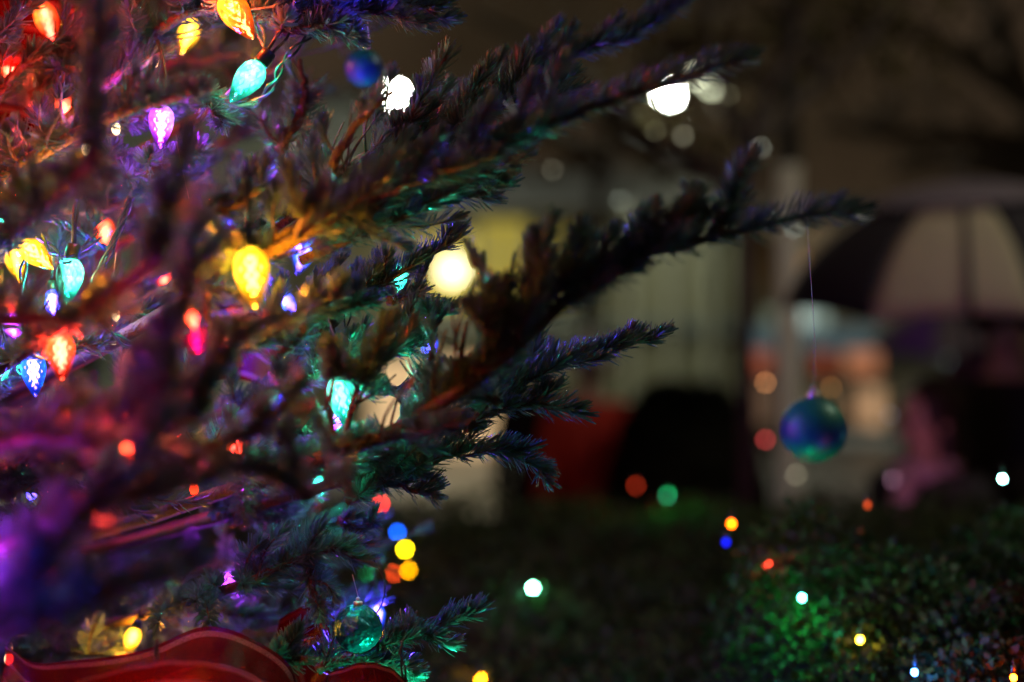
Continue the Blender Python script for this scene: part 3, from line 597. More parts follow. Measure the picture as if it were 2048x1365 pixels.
# ---------------------------------------------------------------- ribbons
def ribbon_mat():
    m = bpy.data.materials.new('red ribbon'); m.use_nodes = True; nt = m.node_tree; N = nt.nodes.new; Lk = nt.links.new; b = nt.nodes['Principled BSDF']
    uv = N('ShaderNodeUVMap'); sp = N('ShaderNodeSeparateXYZ'); Lk(uv.outputs[0], sp.inputs[0])
    def band(lo, hi):
        a = N('ShaderNodeMath'); a.operation = 'GREATER_THAN'; a.inputs[1].default_value = lo; c = N('ShaderNodeMath'); c.operation = 'LESS_THAN'; c.inputs[1].default_value = hi
        Lk(sp.outputs['Y'], a.inputs[0]); Lk(sp.outputs['Y'], c.inputs[0]); d = N('ShaderNodeMath'); d.operation = 'MULTIPLY'; Lk(a.outputs[0], d.inputs[0]); Lk(c.outputs[0], d.inputs[1]); return d
    b1, b2, b3 = band(.06, .14), band(.86, .94), band(.48, .53); ad = N('ShaderNodeMath'); ad.operation = 'ADD'; Lk(b1.outputs[0], ad.inputs[0]); Lk(b2.outputs[0], ad.inputs[1])
    ad2 = N('ShaderNodeMath'); ad2.operation = 'ADD'; Lk(ad.outputs[0], ad2.inputs[0]); Lk(b3.outputs[0], ad2.inputs[1])
    nz = N('ShaderNodeTexNoise'); nz.inputs['Scale'].default_value = 240; Lk(uv.outputs[0], nz.inputs[0]); mp = N('ShaderNodeMapping'); mp.inputs['Scale'].default_value = (1, .12, 1)
    Lk(uv.outputs[0], mp.inputs[0]); Lk(mp.outputs[0], nz.inputs[0])
    mr = N('ShaderNodeMapRange'); mr.inputs[1].default_value = .3; mr.inputs[2].default_value = .6; Lk(nz.outputs['Fac'], mr.inputs[0]); mu = N('ShaderNodeMath'); mu.operation = 'MULTIPLY'; mu.use_clamp = True; Lk(ad2.outputs[0], mu.inputs[0]); Lk(mr.outputs[0], mu.inputs[1])
    mx = N('ShaderNodeMixRGB'); mx.inputs[1].default_value = (.15, .003, .008, 1); mx.inputs[2].default_value = (.75, .62, .60, 1); Lk(mu.outputs[0], mx.inputs[0]); Lk(mx.outputs[0], b.inputs['Base Color'])
    b.inputs['Roughness'].default_value = .38
    # glitter threads: small mirror flakes
    vo = N('ShaderNodeTexVoronoi'); vo.inputs['Scale'].default_value = 300; Lk(N('ShaderNodeTexCoord').outputs['Object'], vo.inputs[0])
    gt = N('ShaderNodeMath'); gt.operation = 'LESS_THAN'; gt.inputs[1].default_value = .28; Lk(vo.outputs['Distance'], gt.inputs[0])
    g2 = N('ShaderNodeSeparateColor'); Lk(vo.outputs['Color'], g2.inputs[0]); g3 = N('ShaderNodeMath'); g3.operation = 'GREATER_THAN'; g3.inputs[1].default_value = .6; Lk(g2.outputs[0], g3.inputs[0])
    g4 = N('ShaderNodeMath'); g4.operation = 'MULTIPLY'; Lk(gt.outputs[0], g4.inputs[0]); Lk(g3.outputs[0], g4.inputs[1]); Lk(g4.outputs[0], b.inputs['Metallic'])
    bp = N('ShaderNodeBump'); bp.inputs['Strength'].default_value = 1; bp.inputs['Distance'].default_value = .002; Lk(vo.outputs['Color'], bp.inputs['Height']); Lk(bp.outputs[0], b.inputs['Normal'])
    # sheer cloth
    tl = N('ShaderNodeBsdfTranslucent'); tl.inputs[0].default_value = (.20, .004, .008, 1); tr = N('ShaderNodeBsdfTransparent'); tr.inputs[0].default_value = (.8, .12, .12, 1)
    m1 = N('ShaderNodeMixShader'); m1.inputs[0].default_value = .3; Lk(b.outputs[0], m1.inputs[1]); Lk(tl.outputs[0], m1.inputs[2])
    m2 = N('ShaderNodeMixShader'); m2.inputs[0].default_value = .68; Lk(m1.outputs[0], m2.inputs[1]); Lk(tr.outputs[0], m2.inputs[2])
    Lk(m2.outputs[0], nt.nodes['Material Output'].inputs[0]); return m
M['ribbon'] = ribbon_mat()
def ribbon(edge_a, edge_b, lab, n=60, k=10, wav=.0006):
    A = smooth_path(ctl(*edge_a), n); B = smooth_path(ctl(*edge_b), n); V = []; UV = []
    for i in range(n):
        for j in range(k + 1):
            v = j / k; p = A[i] * (1 - v) + B[i] * v
            p = p + np.array([0, 1, .5]) * (wav * math.sin(i * .55 + 2.3 * v) + .006 * math.sin(v * math.pi))
            V.append(p); UV.append((i / n * 3, v))
    F = [(i * (k + 1) + j, i * (k + 1) + j + 1, (i + 1) * (k + 1) + j + 1, (i + 1) * (k + 1) + j) for i in range(n - 1) for j in range(k)]
    me = bpy.data.meshes.new('ribbon'); me.from_pydata([tuple(v) for v in V], [], F); uvl = me.uv_layers.new(name='UVMap')
    for pl in me.polygons:
        pl.use_smooth = True
        for li in pl.loop_indices: uvl.data[li].uv = UV[me.loops[li].vertex_index]
    me.materials.append(M['ribbon']); o = link(bpy.data.objects.new('ribbon', me)); so = o.modifiers.new('thick', 'SOLIDIFY'); so.thickness = .0006
    return tag(o, lab, 'ribbon', 'red ribbons wound through the tree')
ribbon([(10, 1290, 1.34), (70, 1325, 1.33), (160, 1320, 1.33), (290, 1300, 1.34), (400, 1255, 1.36), (500, 1275, 1.37), (585, 1340, 1.38), (590, 1420, 1.40)],
       [(0, 1370, 1.26), (60, 1440, 1.26), (170, 1460, 1.26), (300, 1450, 1.27), (400, 1430, 1.28), (480, 1440, 1.29), (520, 1480, 1.30), (520, 1500, 1.32)], 'wide red ribbon with pale stripes arching across the bottom left')
ribbon([(150, 1360, 1.24), (260, 1330, 1.24), (360, 1318, 1.24), (450, 1330, 1.25), (540, 1365, 1.26)],
       [(150, 1460, 1.2), (260, 1440, 1.2), (360, 1430, 1.2), (450, 1440, 1.2), (540, 1470, 1.2)], 'lower fold of red striped ribbon at the bottom edge')
ribbon([(560, 1240, 1.52), (610, 1215, 1.52), (655, 1250, 1.5), (668, 1310, 1.5), (640, 1400, 1.5)],
       [(540, 1330, 1.56), (570, 1330, 1.56), (590, 1350, 1.55), (600, 1390, 1.55), (580, 1440, 1.54)], 'glittering red ribbon loop left of the crinkled teal ball')
ribbon([(660, 1345, 1.4), (730, 1325, 1.38), (790, 1342, 1.38), (840, 1400, 1.38)],
       [(640, 1430, 1.36), (720, 1430, 1.36), (780, 1440, 1.36), (810, 1470, 1.36)], 'pinkish ribbon end at the bottom below the teal ball')
ribbon([(-60, -40, 1.75), (60, -20, 1.72), (160, 20, 1.7), (200, 60, 1.72)],
       [(-60, 130, 1.68), (30, 135, 1.66), (110, 140, 1.66), (150, 150, 1.68)], 'red glowing ribbon in the top left corner')
ribbon([(-40, 200, 1.72), (60, 220, 1.72), (150, 290, 1.72), (230, 330, 1.74)],
       [(-40, 330, 1.66), (40, 360, 1.66), (110, 400, 1.66), (180, 420, 1.68)], 'red ribbon behind the pale bare limb')
ribbon([(250, 720, 1.7), (360, 650, 1.68), (470, 640, 1.66), (560, 690, 1.68)],
       [(260, 830, 1.66), (370, 770, 1.64), (480, 760, 1.62), (560, 800, 1.64)], 'red ribbon deep in the middle of the tree')
ribbon([(470, 640, 1.6), (510, 625, 1.6), (545, 650, 1.6), (540, 690, 1.61)],
       [(480, 668, 1.6), (505, 660, 1.6), (520, 675, 1.6), (515, 700, 1.61)], 'small curl of red ribbon between the yellow and teal bulbs')

# ---------------------------------------------------------------- ball ornaments
def ball_ornament(px, py, D, r, lab, kind, top):
    c = P(px, py, D); e = empty('ball_ornament', c, lab, 'ornament', 'teal ball ornaments')
    nseg, nr = (72, 48); V = []; F = []
    for i in range(nr + 1):
        th = math.pi * i / nr
        for k in range(nseg):
            ph = 2 * math.pi * k / nseg; rr = r
            if kind == 'crinkled': rr *= 1 + .035 * abs(math.sin(5 * ph + 2.2 * math.sin(3 * th) + 1.4 * math.sin(2 * ph))) + .02 * abs(math.sin(9 * ph - 4 * th + math.sin(6 * th))) - .02
            V.append((rr * math.sin(th) * math.cos(ph), rr * math.sin(th) * math.sin(ph), rr * math.cos(th)))
    F = [(i * nseg + k, i * nseg + (k + 1) % nseg, (i + 1) * nseg + (k + 1) % nseg, (i + 1) * nseg + k) for i in range(nr) for k in range(nseg)]
    b = MB(); b.add(V, F); b.build('ball', M['ball_' + kind], e, smooth=True)
    b = MB(); b.lathe([(r * .19, r * .95), (r * .2, r * 1.0), (r * .2, r * 1.13), (r * .07, r * 1.17)], 14); b.ball((0, 0, r * 1.24), r * .10, 10, 6); b.build('cap', M['cap'], e, smooth=True)
    t = top - c; b = MB(); b.tube(smooth_path([Vector((0, 0, r * 1.3)), t * .5 + Vector((.004, 0, 0)), t], 10), .00032, 5); b.build('string', M['thread'], e, smooth=True)
M['ball_crinkled'] = mat('crinkled teal foil', (.01, .26, .27), .32, .55, noise=(70, (.0, .16, .22)), bump=.5, bscale=110)
def banded():
    m = mat('banded teal glass', (.0, .16, .12), .45, .15, coat=.0); nt = m.node_tree; b = nt.nodes['Principled BSDF']; t = nt.nodes.new('ShaderNodeTexCoord'); w = nt.nodes.new('ShaderNodeTexWave')
    w.bands_direction = 'Z'; w.inputs['Scale'].default_value = 6; w.inputs['Distortion'].default_value = 3; w.inputs['Detail'].default_value = 2
    r = nt.nodes.new('ShaderNodeValToRGB'); r.color_ramp.elements[0].color = (0, .03, .14, 1); r.color_ramp.elements[1].color = (0, .20, .12, 1)
    nt.links.new(t.outputs['Object'], w.inputs[0]); nt.links.new(w.outputs['Fac'], r.inputs[0]); nt.links.new(r.outputs[0], b.inputs['Base Color']); return m
M['ball_banded'] = banded()
ball_ornament(1628, 860, 1.76, 66 * K * 1.76, 'large dark teal ball hanging by itself in front of the pale post', 'banded', P(1612, 415, 1.26))
ball_ornament(716, 1257, 1.41, 47 * K * 1.41, 'crinkled teal ball at the lower right edge of the tree', 'crinkled', P(705, 1150, 1.44))
ball_ornament(728, 136, 1.75, 38 * K * 1.75, 'teal ball hanging under the purple lit top branch', 'banded', P(735, 45, 1.5))

# ---------------------------------------------------------------- hedges and shrubs: leaves over a twiggy core
def leafy(name, x0, x1, y0, y1, h, n, size, lab, cat, mats, depth=.07, res=46, core=.045, ground=0, near=None, disp=.8):
    """closed mass with top surface h(x, y), clad in leaf sized faces"""
    o = empty(name, ((x0 + x1) / 2, (y0 + y1) / 2, 0), lab, cat)
    xs = np.linspace(x0, x1, res); ys = np.linspace(y0, y1, res); b = MB()
    V = [(x, y, max(.05, h(x, y) - core)) for y in ys for x in xs]; F = [(i * res + j, i * res + j + 1, (i + 1) * res + j + 1, (i + 1) * res + j) for i in range(res - 1) for j in range(res - 1)]
    b.add(V, F)
    ring = [j for j in range(res)] + [i * res + res - 1 for i in range(1, res)] + [(res - 1) * res + j for j in range(res - 2, -1, -1)] + [i * res for i in range(res - 2, 0, -1)]
    top = [V[k] for k in ring]; m = len(ring); b.add(top + [(p[0], p[1], ground) for p in top], [(i, (i + 1) % m, m + (i + 1) % m, m + i) for i in range(m)])
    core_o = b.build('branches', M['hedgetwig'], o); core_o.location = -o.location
    # leaves on the top by (x, y), on the walls by height
    nt_ = int(n * .74); X = RNG.uniform(x0, x1, nt_)
    Y = y0 + (y1 - y0) * RNG.random(nt_) ** (1.6 if near else 1.0)
    H = np.array([h(a, c) for a, c in zip(X, Y)]); Z = H - RNG.random(nt_) ** 1.5 * depth + .012
    # walls
    nw = n - nt_; t = RNG.random(nw); side = RNG.random(nw) < .6
    WX = np.where(side, x0 + (x1 - x0) * t, x0); WY = np.where(side, y0, y0 + (y1 - y0) * t)
    WH = np.array([h(a, c) for a, c in zip(WX, WY)]); WZ = WH * (1 - .55 * RNG.random(nw) ** 1.3); WX = WX + RNG.normal(size=nw) * .02; WY = WY + RNG.normal(size=nw) * .02
    p = np.stack([np.r_[X, WX], np.r_[Y, WY], np.r_[Z, WZ]], 1); n = len(p)
    clump = (np.sin(p[:, 0] * 21 + 3 * np.sin(p[:, 1] * 17)) * np.sin(p[:, 1] * 19 + p[:, 2] * 23)); p[:, 2] += clump * .03
    d = RNG.normal(size=(n, 3)); d[:, 2] = np.abs(d[:, 2]) * .9 + .25; d /= np.linalg.norm(d, axis=1)[:, None]
    w = np.cross(d, RNG.normal(size=(n, 3))); w /= np.linalg.norm(w, axis=1)[:, None]; nn = np.cross(d, w)
    s = (size * (.6 + .7 * RNG.random(n)))[:, None] * (1 + .12 * (np.maximum(p[:, 1:2] - y0, 0)))
    q = np.stack([p, p + d * s * .5 + w * s * .30 + nn * s * .05, p + d * s, p + d * s * .5 - w * s * .30 + nn * s * .05], 1)
    Fq = np.arange(n)[:, None] * 4 + np.array([0, 1, 2, 3])
    lo = quads_mesh('foliage', q.reshape(-1, 3), Fq, np.zeros(n, int), mats, o); lo.location = -o.location
    return o
def nzh(x, y, a=.02, s=1.0):
    return a * (math.sin(x * 7.1 * s + 1.3) * math.sin(y * 5.3 * s + .4) + .5 * math.sin(x * 17 * s + y * 11 * s))
def h_back(x, y): return 1.085 + .095 * min(1, max(0, (y - 2.0) / 1.5)) + nzh(x, y, .014) - .25 * max(0, (x0_ - x)) * 0
x0_ = 0
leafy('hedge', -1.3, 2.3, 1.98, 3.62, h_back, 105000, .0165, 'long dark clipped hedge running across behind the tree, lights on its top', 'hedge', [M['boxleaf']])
def h_front(x, y):
    k = 1.215 + .30 * (y - 1.55); k = min(k, 1.385)
    edge = 1 / (1 + math.exp(-(x - .26 - .04 * math.sin(y * 9)) / .035))
    return .55 + (k - .55) * edge + nzh(x, y, .012, 1.6)
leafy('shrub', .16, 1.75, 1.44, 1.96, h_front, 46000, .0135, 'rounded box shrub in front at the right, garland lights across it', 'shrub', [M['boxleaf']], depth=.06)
def h_dark(x, y):
    cx = (1375 - 1024) * K * 6.2; q = ((x - cx) / .36) ** 4 + ((y - 6.3) / .6) ** 4
    return max(.1, 1.38 * (1 - .5 * q)) + nzh(x, y, .02, 2)
cx = (1375 - 1024) * K * 6.2
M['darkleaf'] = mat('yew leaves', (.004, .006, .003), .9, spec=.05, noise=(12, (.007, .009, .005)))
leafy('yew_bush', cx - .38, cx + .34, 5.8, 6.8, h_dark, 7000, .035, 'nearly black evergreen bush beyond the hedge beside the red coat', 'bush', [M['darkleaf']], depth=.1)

# ---------------------------------------------------------------- ground
def sheet(name, x0, x1, y0, y1, z, m, kind='structure'):
    b = MB(); b.add([(x0, y0, z), (x1, y0, z), (x1, y1, z), (x0, y1, z)], [(0, 1, 2, 3)]); o = b.build(name, m); o['kind'] = kind; return o
M['ground'] = mat('asphalt', (.045, .043, .04), .8, noise=(.6, (.065, .06, .055)), bump=.3, bscale=30)
M['paving'] = mat('wet paving', (.10, .095, .085), .45, noise=(1.2, (.15, .14, .125)), bump=.2, bscale=12)
sheet('ground', -600, 600, -50, 900, 0, M['ground']); sheet('pavement', -14, 16, 4.2, 24, .004, M['paving'])
sheet('soil', -3.5, 3.2, .9, 4.0, .004, mat('soil', (.03, .022, .015), .95, noise=(9, (.05, .038, .025)), bump=.8, bscale=25))

# ---------------------------------------------------------------- pavilion with lit yellow windows, 20 m off
u20 = K * 20
def X(px, D=20): return (px - 1024) * K * D
def Z(py, D=20): return 1.6 + (682.5 - py) * K * D
M['wall'] = mat('grey green plaster', (.15, .145, .085), .85, noise=(1.5, (.20, .19, .12)), bump=.2, bscale=20)
M['roof'] = mat('dark roof', (.035, .035, .035), .6, noise=(3, (.06, .06, .055)))
M['trim'] = mat('painted trim', (.13, .15, .14), .5)
pav = empty('pavilion', (X(1000), 20, 0), 'low grey green pavilion with three yellow lit windows behind the boughs', 'building')
def pb(name, m, boxes, parent, loc=None, smooth=False):
    b = MB()
    for c, d in boxes: b.box(c, d)
    o = b.build(name, m, parent); o.location = -Vector(parent.location) if parent.parent is None else Vector((0, 0, 0)); return o
wx0, wx1 = X(560), X(1478); zt = Z(425)
# wall built round its openings
wins = [(848, 946, 470, 615, 1.15), (960, 1052, 440, 612, .62), (1078, 1148, 455, 612, .22)]
door = (735, 1000, 712, 905)
cuts = sorted([(X(a), X(b), Z(d), Z(c)) for a, b, c, d, _ in wins])
bx = []
b_door = (X(door[0]), X(door[1]), 0, Z(door[2]))
zl = Z(640)
bx.append((((wx0 + b_door[0]) / 2, 20.15, zl / 2), (b_door[0] - wx0, .3, zl))); bx.append((((wx1 + b_door[1]) / 2, 20.15, zl / 2), (wx1 - b_door[1], .3, zl)))
bx.append((((b_door[0] + b_door[1]) / 2, 20.15, (zl + b_door[3]) / 2), (b_door[1] - b_door[0], .3, zl - b_door[3])))
cur = wx0
for a, b, c, d in cuts:
    bx.append((((cur + a) / 2, 20.15, (zl + zt) / 2), (a - cur, .3, zt - zl))); bx.append((((a + b) / 2, 20.15, (zl + c) / 2), (b - a, .3, c - zl))); bx.append((((a + b) / 2, 20.15, (zt + d) / 2), (b - a, .3, zt - d))); cur = b
bx.append((((cur + wx1) / 2, 20.15, (zl + zt) / 2), (wx1 - cur, .3, zt - zl)))
pb('wall', M['wall'], bx, pav)
b = MB(); e_ = .55
b.add([(wx0 - e_, 19.4, zt), (wx1 + e_, 19.4, zt), (wx1 + e_, 25, zt), (wx0 - e_, 25, zt), (wx0 + 1.5, 21.6, zt + .85), (wx1 - 1.5, 21.6, zt + .85), (wx1 - 1.5, 23, zt + .85), (wx0 + 1.5, 23, zt + .85)],
      [(0, 1, 5, 4), (1, 2, 6, 5), (2, 3, 7, 6), (3, 0, 4, 7), (4, 5, 6, 7), (3, 2, 1, 0)])
ro = b.build('roof', M['roof'], pav); ro.location = -pav.location
for i, ((a, b_, c, d), (q0, q1, q2, q3, st)) in enumerate(zip(cuts, wins)):
    wo_ = pb('window', M['trim'], [(((a + b_) / 2, 20.0, d + .03), (b_ - a + .12, .12, .06)), (((a + b_) / 2, 20.0, c - .03), (b_ - a + .12, .16, .06)), ((a - .03, 20, (c + d) / 2), (.06, .12, d - c)), ((b_ + .03, 20, (c + d) / 2), (.06, .12, d - c)), (((a + b_) / 2, 20.02, (c + d) / 2), (.03, .04, d - c)), (((a + b_) / 2, 20.03, c + (d - c) * .6), (b_ - a, .03, .03))], pav)
    gm = emat('lit yellow blind', (.60, .47, .075), st); pb('pane', gm, [(((a + b_) / 2, 20.1, (c + d) / 2), (b_ - a, .02, d - c))], wo_)
dm = emat('warm lit interior', (1, .66, .33), .80)
do = pb('doorway', M['trim'], [(((b_door[0] + b_door[1]) / 2, 19.99, b_door[3] - .02), (b_door[1] - b_door[0], .12, .04)), ((b_door[0] + .02, 19.99, b_door[3] / 2), (.04, .12, b_door[3] - .04)), ((b_door[1] - .02, 19.99, b_door[3] / 2), (.04, .12, b_door[3] - .04)), ((X(870), 19.99, b_door[3] / 2), (.05, .1, b_door[3] - .04))], pav)
pb('pane', dm, [(((b_door[0] + b_door[1]) / 2, 20.1, b_door[3] / 2), (b_door[1] - b_door[0], .02, b_door[3]))], do)
for q in (1195, 1262, 1342, 1420):
    b = MB(); b.lathe([(.11, 0), (.11, .12), (.085, .18), (.08, zt - .2), (.11, zt - .12), (.11, zt)], 14, 0, Matrix.Translation((X(q, 19.6) - pav.location.x, 19.55 - 20, 0)))
    b.build('column', M['column'], pav, smooth=True)
pb('fascia', M['trim'], [(((wx0 + wx1) / 2, 19.92, zl - .09), (wx1 - wx0, .15, .18))], pav)
# globe lamp on the pavilion
g = empty('wall_lamp', P(905, 541, 19.4), 'glowing warm white globe lamp in front of the left yellow window', 'lamp')
b = MB(); b.ball((0, 0, 0), .17, 20, 12); b.build('globe', emat('lit opal globe', (1, .93, .55), 4.2), g, smooth=True)
b = MB(); b.tube([(0, .1, .2), (0, .3, .24), (0, .55, .2)], .018, 8); b.lathe([(.07, .16), (.08, .19), (.03, .24)], 12); b.build('bracket', M['dark'], g, smooth=True)
lamp('bulb', (0, -.3, 0), (1, .85, .5), 45, .17, g)

# street lamps: heads on arms, the far ones that show as the two big discs
def street_lamp(px, py, D, lab, L, power, col=(.93, 1, .82), heads=1, armx=.5):
    c = P(px, py, D); e = empty('street_lamp', (c.x + armx, D + .2, 0), lab, 'street lamp', 'street lamps over the square')
    b = MB(); H = c.z + .25; b.lathe([(.14, 0), (.14, .3), (.07, .45), (.05, H)], 14); b.build('pole', M['dark'], e, smooth=True)
    b = MB(); b.tube([(0, 0, H - .15), (-armx * .5, -.1, H), (-armx, -.2, H - .13)], .03, 8); b.build('arm', M['dark'], e, smooth=True)
    b = MB(); b.lathe([(.06, .12), (.16, .07), (.17, .045)], 16, 0, Matrix.Translation((-armx, -.2, c.z - 0))); b.build('shade', M['dark'], e, smooth=True)
    b = MB(); b.ball((-armx, -.2, c.z), .085, 16, 10, 0, (1, 1, .8)); b.build('lens', emat('lit street lamp', col, L), e, smooth=True)
    lamp('bulb', (-armx, -.32, c.z - .22), col, power, .09, e)
street_lamp(790, 190, 19, 'street lamp with a white disc of light speckled by needles, left of the big boughs', 300, 130, armx=-.8)
street_lamp(1338, 190, 17.5, 'brightest street lamp crossed by the tip of the second bough', 420, 170, armx=1.45)
street_lamp(1392, 158, 24, 'dimmer street lamp just up right of the brightest one', 13, 30, (.85, .9, .6), armx=1.56)
street_lamp(1424, 172, 27, 'faint street lamp furthest right of the overlapping three', 9, 20, (.85, .9, .6), armx=1.45)

# pale block behind, left
blk = empty('stone_building', (X(400, 34), 34, 0), 'tall pale stone building glimpsed through gaps in the tree', 'building')
bx0, bx1 = X(-300, 34), X(745, 34); H = Z(212, 34)
pb('wall', mat('pale stone', (.42, .43, .36), .8, noise=(.8, (.36, .37, .31)), emit=None), [(((bx0 + bx1) / 2, 36, H / 2), (bx1 - bx0, 4, H))], blk)
pb('roof', M['roof'], [(((bx0 + bx1) / 2, 36, H + .15), (bx1 - bx0 + .6, 4.6, .3))], blk)
for i in range(6):
    for j in range(2):
        x = bx0 + 1.4 + i * 2.1; z = 1.5 + j * 3.0
        w_ = pb('window', M['trim'], [((x, 33.97, z + .8), (1.0, .1, .08)), ((x, 33.97, z - .8), (1.1, .16, .08)), ((x - .5, 33.97, z), (.08, .1, 1.52)), ((x + .5, 33.97, z), (.08, .1, 1.52))], blk)
        pb('pane', M['dark'], [((x, 33.99, z), (.92, .04, 1.52))], w_)
lp = empty('floodlight', (X(560, 30), 29, .25), 'small ground floodlight shining up the pale stone building', 'lamp')
b = MB(); b.box((0, 0, 0), (.4, .2, .25)); b.box((0, .05, -.16), (.06, .06, .2)); b.build('housing', M['dark'], lp); b = MB(); b.box((0, .11, .02), (.34, .02, .18)); b.build('lens', emat('lit floodlight', (.9, 1, .75), 8), lp)
lamp('bulb', (0, .4, .3), (.88, 1, .74), 300, .15, lp)

# shop front at the right
D2 = 22
def X2(px): return X(px, D2)
def Z2(py): return Z(py, D2)
shop = empty('shop', (X2(1780), D2, 0), 'low shop front at the right with a blue grey sign band and orange red panels', 'building')
sx0, sx1 = X2(1484), X2(2180)
M['shopwall'] = mat('shop plaster', (.30, .24, .15), .8, noise=(1, (.36, .30, .2)))
pb('wall', M['shopwall'], [(((sx0 + sx1) / 2, D2 + .3, Z2(655) / 2), (sx1 - sx0, .4, Z2(655))), (((sx0 + sx1) / 2, D2 + .3, (Z2(655) + Z2(430)) / 2 + .002), (sx1 - sx0, .36, Z2(430) - Z2(655)))], shop)
pb('sign_band', emat('glowing fascia band', (.085, .13, .14), .62), [(((sx0 + X2(1940)) / 2, D2 - .25, (Z2(655) + Z2(702)) / 2), (X2(1940) - sx0, .5, Z2(655) - Z2(702)))], shop)  # fascia colour given as glow, no lamp behind it
pb('roof', M['roof'], [(((sx0 + sx1) / 2, D2 + .3, Z2(430) + .1), (sx1 - sx0 + .4, 1.2, .2))], shop)
for a, b_, c, d, col, st in ((1497, 1543, 702, 745, (.50, .12, .06), .60), (1628, 1664, 700, 748, (.42, .08, .03), .55), (1690, 1760, 702, 748, (.60, .22, .10), .70),
                             (1698, 1716, 780, 850, (.7, .36, .18), .42), (1726, 1768, 775, 855, (.95, .55, .28), .55), (1555, 1580, 700, 900, (.30, .29, .18), .55), (1500, 1545, 760, 850, (.35, .2, .12), .3), (1600, 1800, 870, 915, (.2, .21, .17), .5)):
    fr = pb('window', M['trim'], [(((X2(a) + X2(b_)) / 2, D2 + .06, Z2(c) + .03), (X2(b_) - X2(a) + .12, .1, .06)), (((X2(a) + X2(b_)) / 2, D2 + .06, Z2(d) - .03), (X2(b_) - X2(a) + .12, .1, .06)), ((X2(a) - .03, D2 + .06, (Z2(c) + Z2(d)) / 2), (.06, .1, Z2(c) - Z2(d))), ((X2(b_) + .03, D2 + .06, (Z2(c) + Z2(d)) / 2), (.06, .1, Z2(c) - Z2(d)))], shop)
    pb('pane', emat('lit shop pane', col, st), [(((X2(a) + X2(b_)) / 2, D2 + .08, (Z2(c) + Z2(d)) / 2), (X2(b_) - X2(a), .03, Z2(c) - Z2(d)))], fr)
for px, py, r, col, st, lab in ((1600, 546, .17, (1, .48, .16), .55, 'small orange lantern on the shop wall left of the umbrella'), (1660, 500, .2, (.6, .33, .2), .35, 'dim peach lantern just above the umbrella edge'),
                           (1605, 636, .15, (.62, .80, .72), .75, 'pale greenish lantern over the sign band beside the post'), (1640, 636, .12, (.5, .66, .55), .55, 'smaller pale green lantern right of its brighter twin'), (1545, 636, .12, (.3, .36, .25), .45, 'dimmest pale lantern over the left end of the sign band'), (1900, 700, .16, (.35, .46, .45), .5, 'bluish lantern at the right end of the sign band')):
    e = empty('lantern', P(px, py, D2 - .3), lab, 'lantern', 'lanterns on the shop front')
    b = MB(); b.ball((0, 0, 0), r, 16, 10, 0, (1, 1, 1.25)); b.build('shade', emat('lit lantern', col, st), e, smooth=True); b = MB(); b.lathe([(r * .4, r * 1.2), (r * .45, r * 1.35), (.02, r * 1.5)], 10); b.tube([(0, 0, r * 1.4), (0, .2, r * 1.5), (0, .45, r * 1.4)], .012, 6); b.build('bracket', M['dark'], e)

# pale post and slim tree
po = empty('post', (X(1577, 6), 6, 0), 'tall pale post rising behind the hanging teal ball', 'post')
b = MB(); b.lathe([(.09, 0), (.09, .5), (.052, .62), (.051, 2.34)], 18); b.build('lower_lit_part', M['metal'], po, smooth=True)
b = MB(); b.lathe([(.046, 2.33), (.044, 4.2), (.03, 4.5)], 18); b.build('shaft', M['unlit_post'], po, smooth=True)  # upper part coloured dark where no light reaches the post
b = MB(); b.lathe([(.03, 4.5), (.12, 4.56), (.16, 4.85), (.05, 5.0), (.01, 5.08)], 12); b.build('lantern_head', M['dark'], po, smooth=True)
e = empty('street_lamp', (2.9, 2.3, 0), 'street lamp outside the frame to the right of the umbrella', 'street lamp', 'street lamps over the square')
b = MB(); b.lathe([(.12, 0), (.12, .3), (.06, .4), (.045, 4.3)], 14); b.build('pole', M['dark'], e, smooth=True)
b = MB(); b.lathe([(.05, 4.55), (.2, 4.46), (.21, 4.42), (.05, 4.42)], 16); b.build('shade', M['dark'], e, smooth=True)
b = MB(); b.ball((0, 0, 4.36), .10, 14, 8, 0, (1, 1, .6)); b.build('lens', emat('lit near street lamp', (1, .93, .80), 12), e, smooth=True)
lamp('bulb', (-.2, .1, 4.22), (1, .90, .72), 105, .12, e)

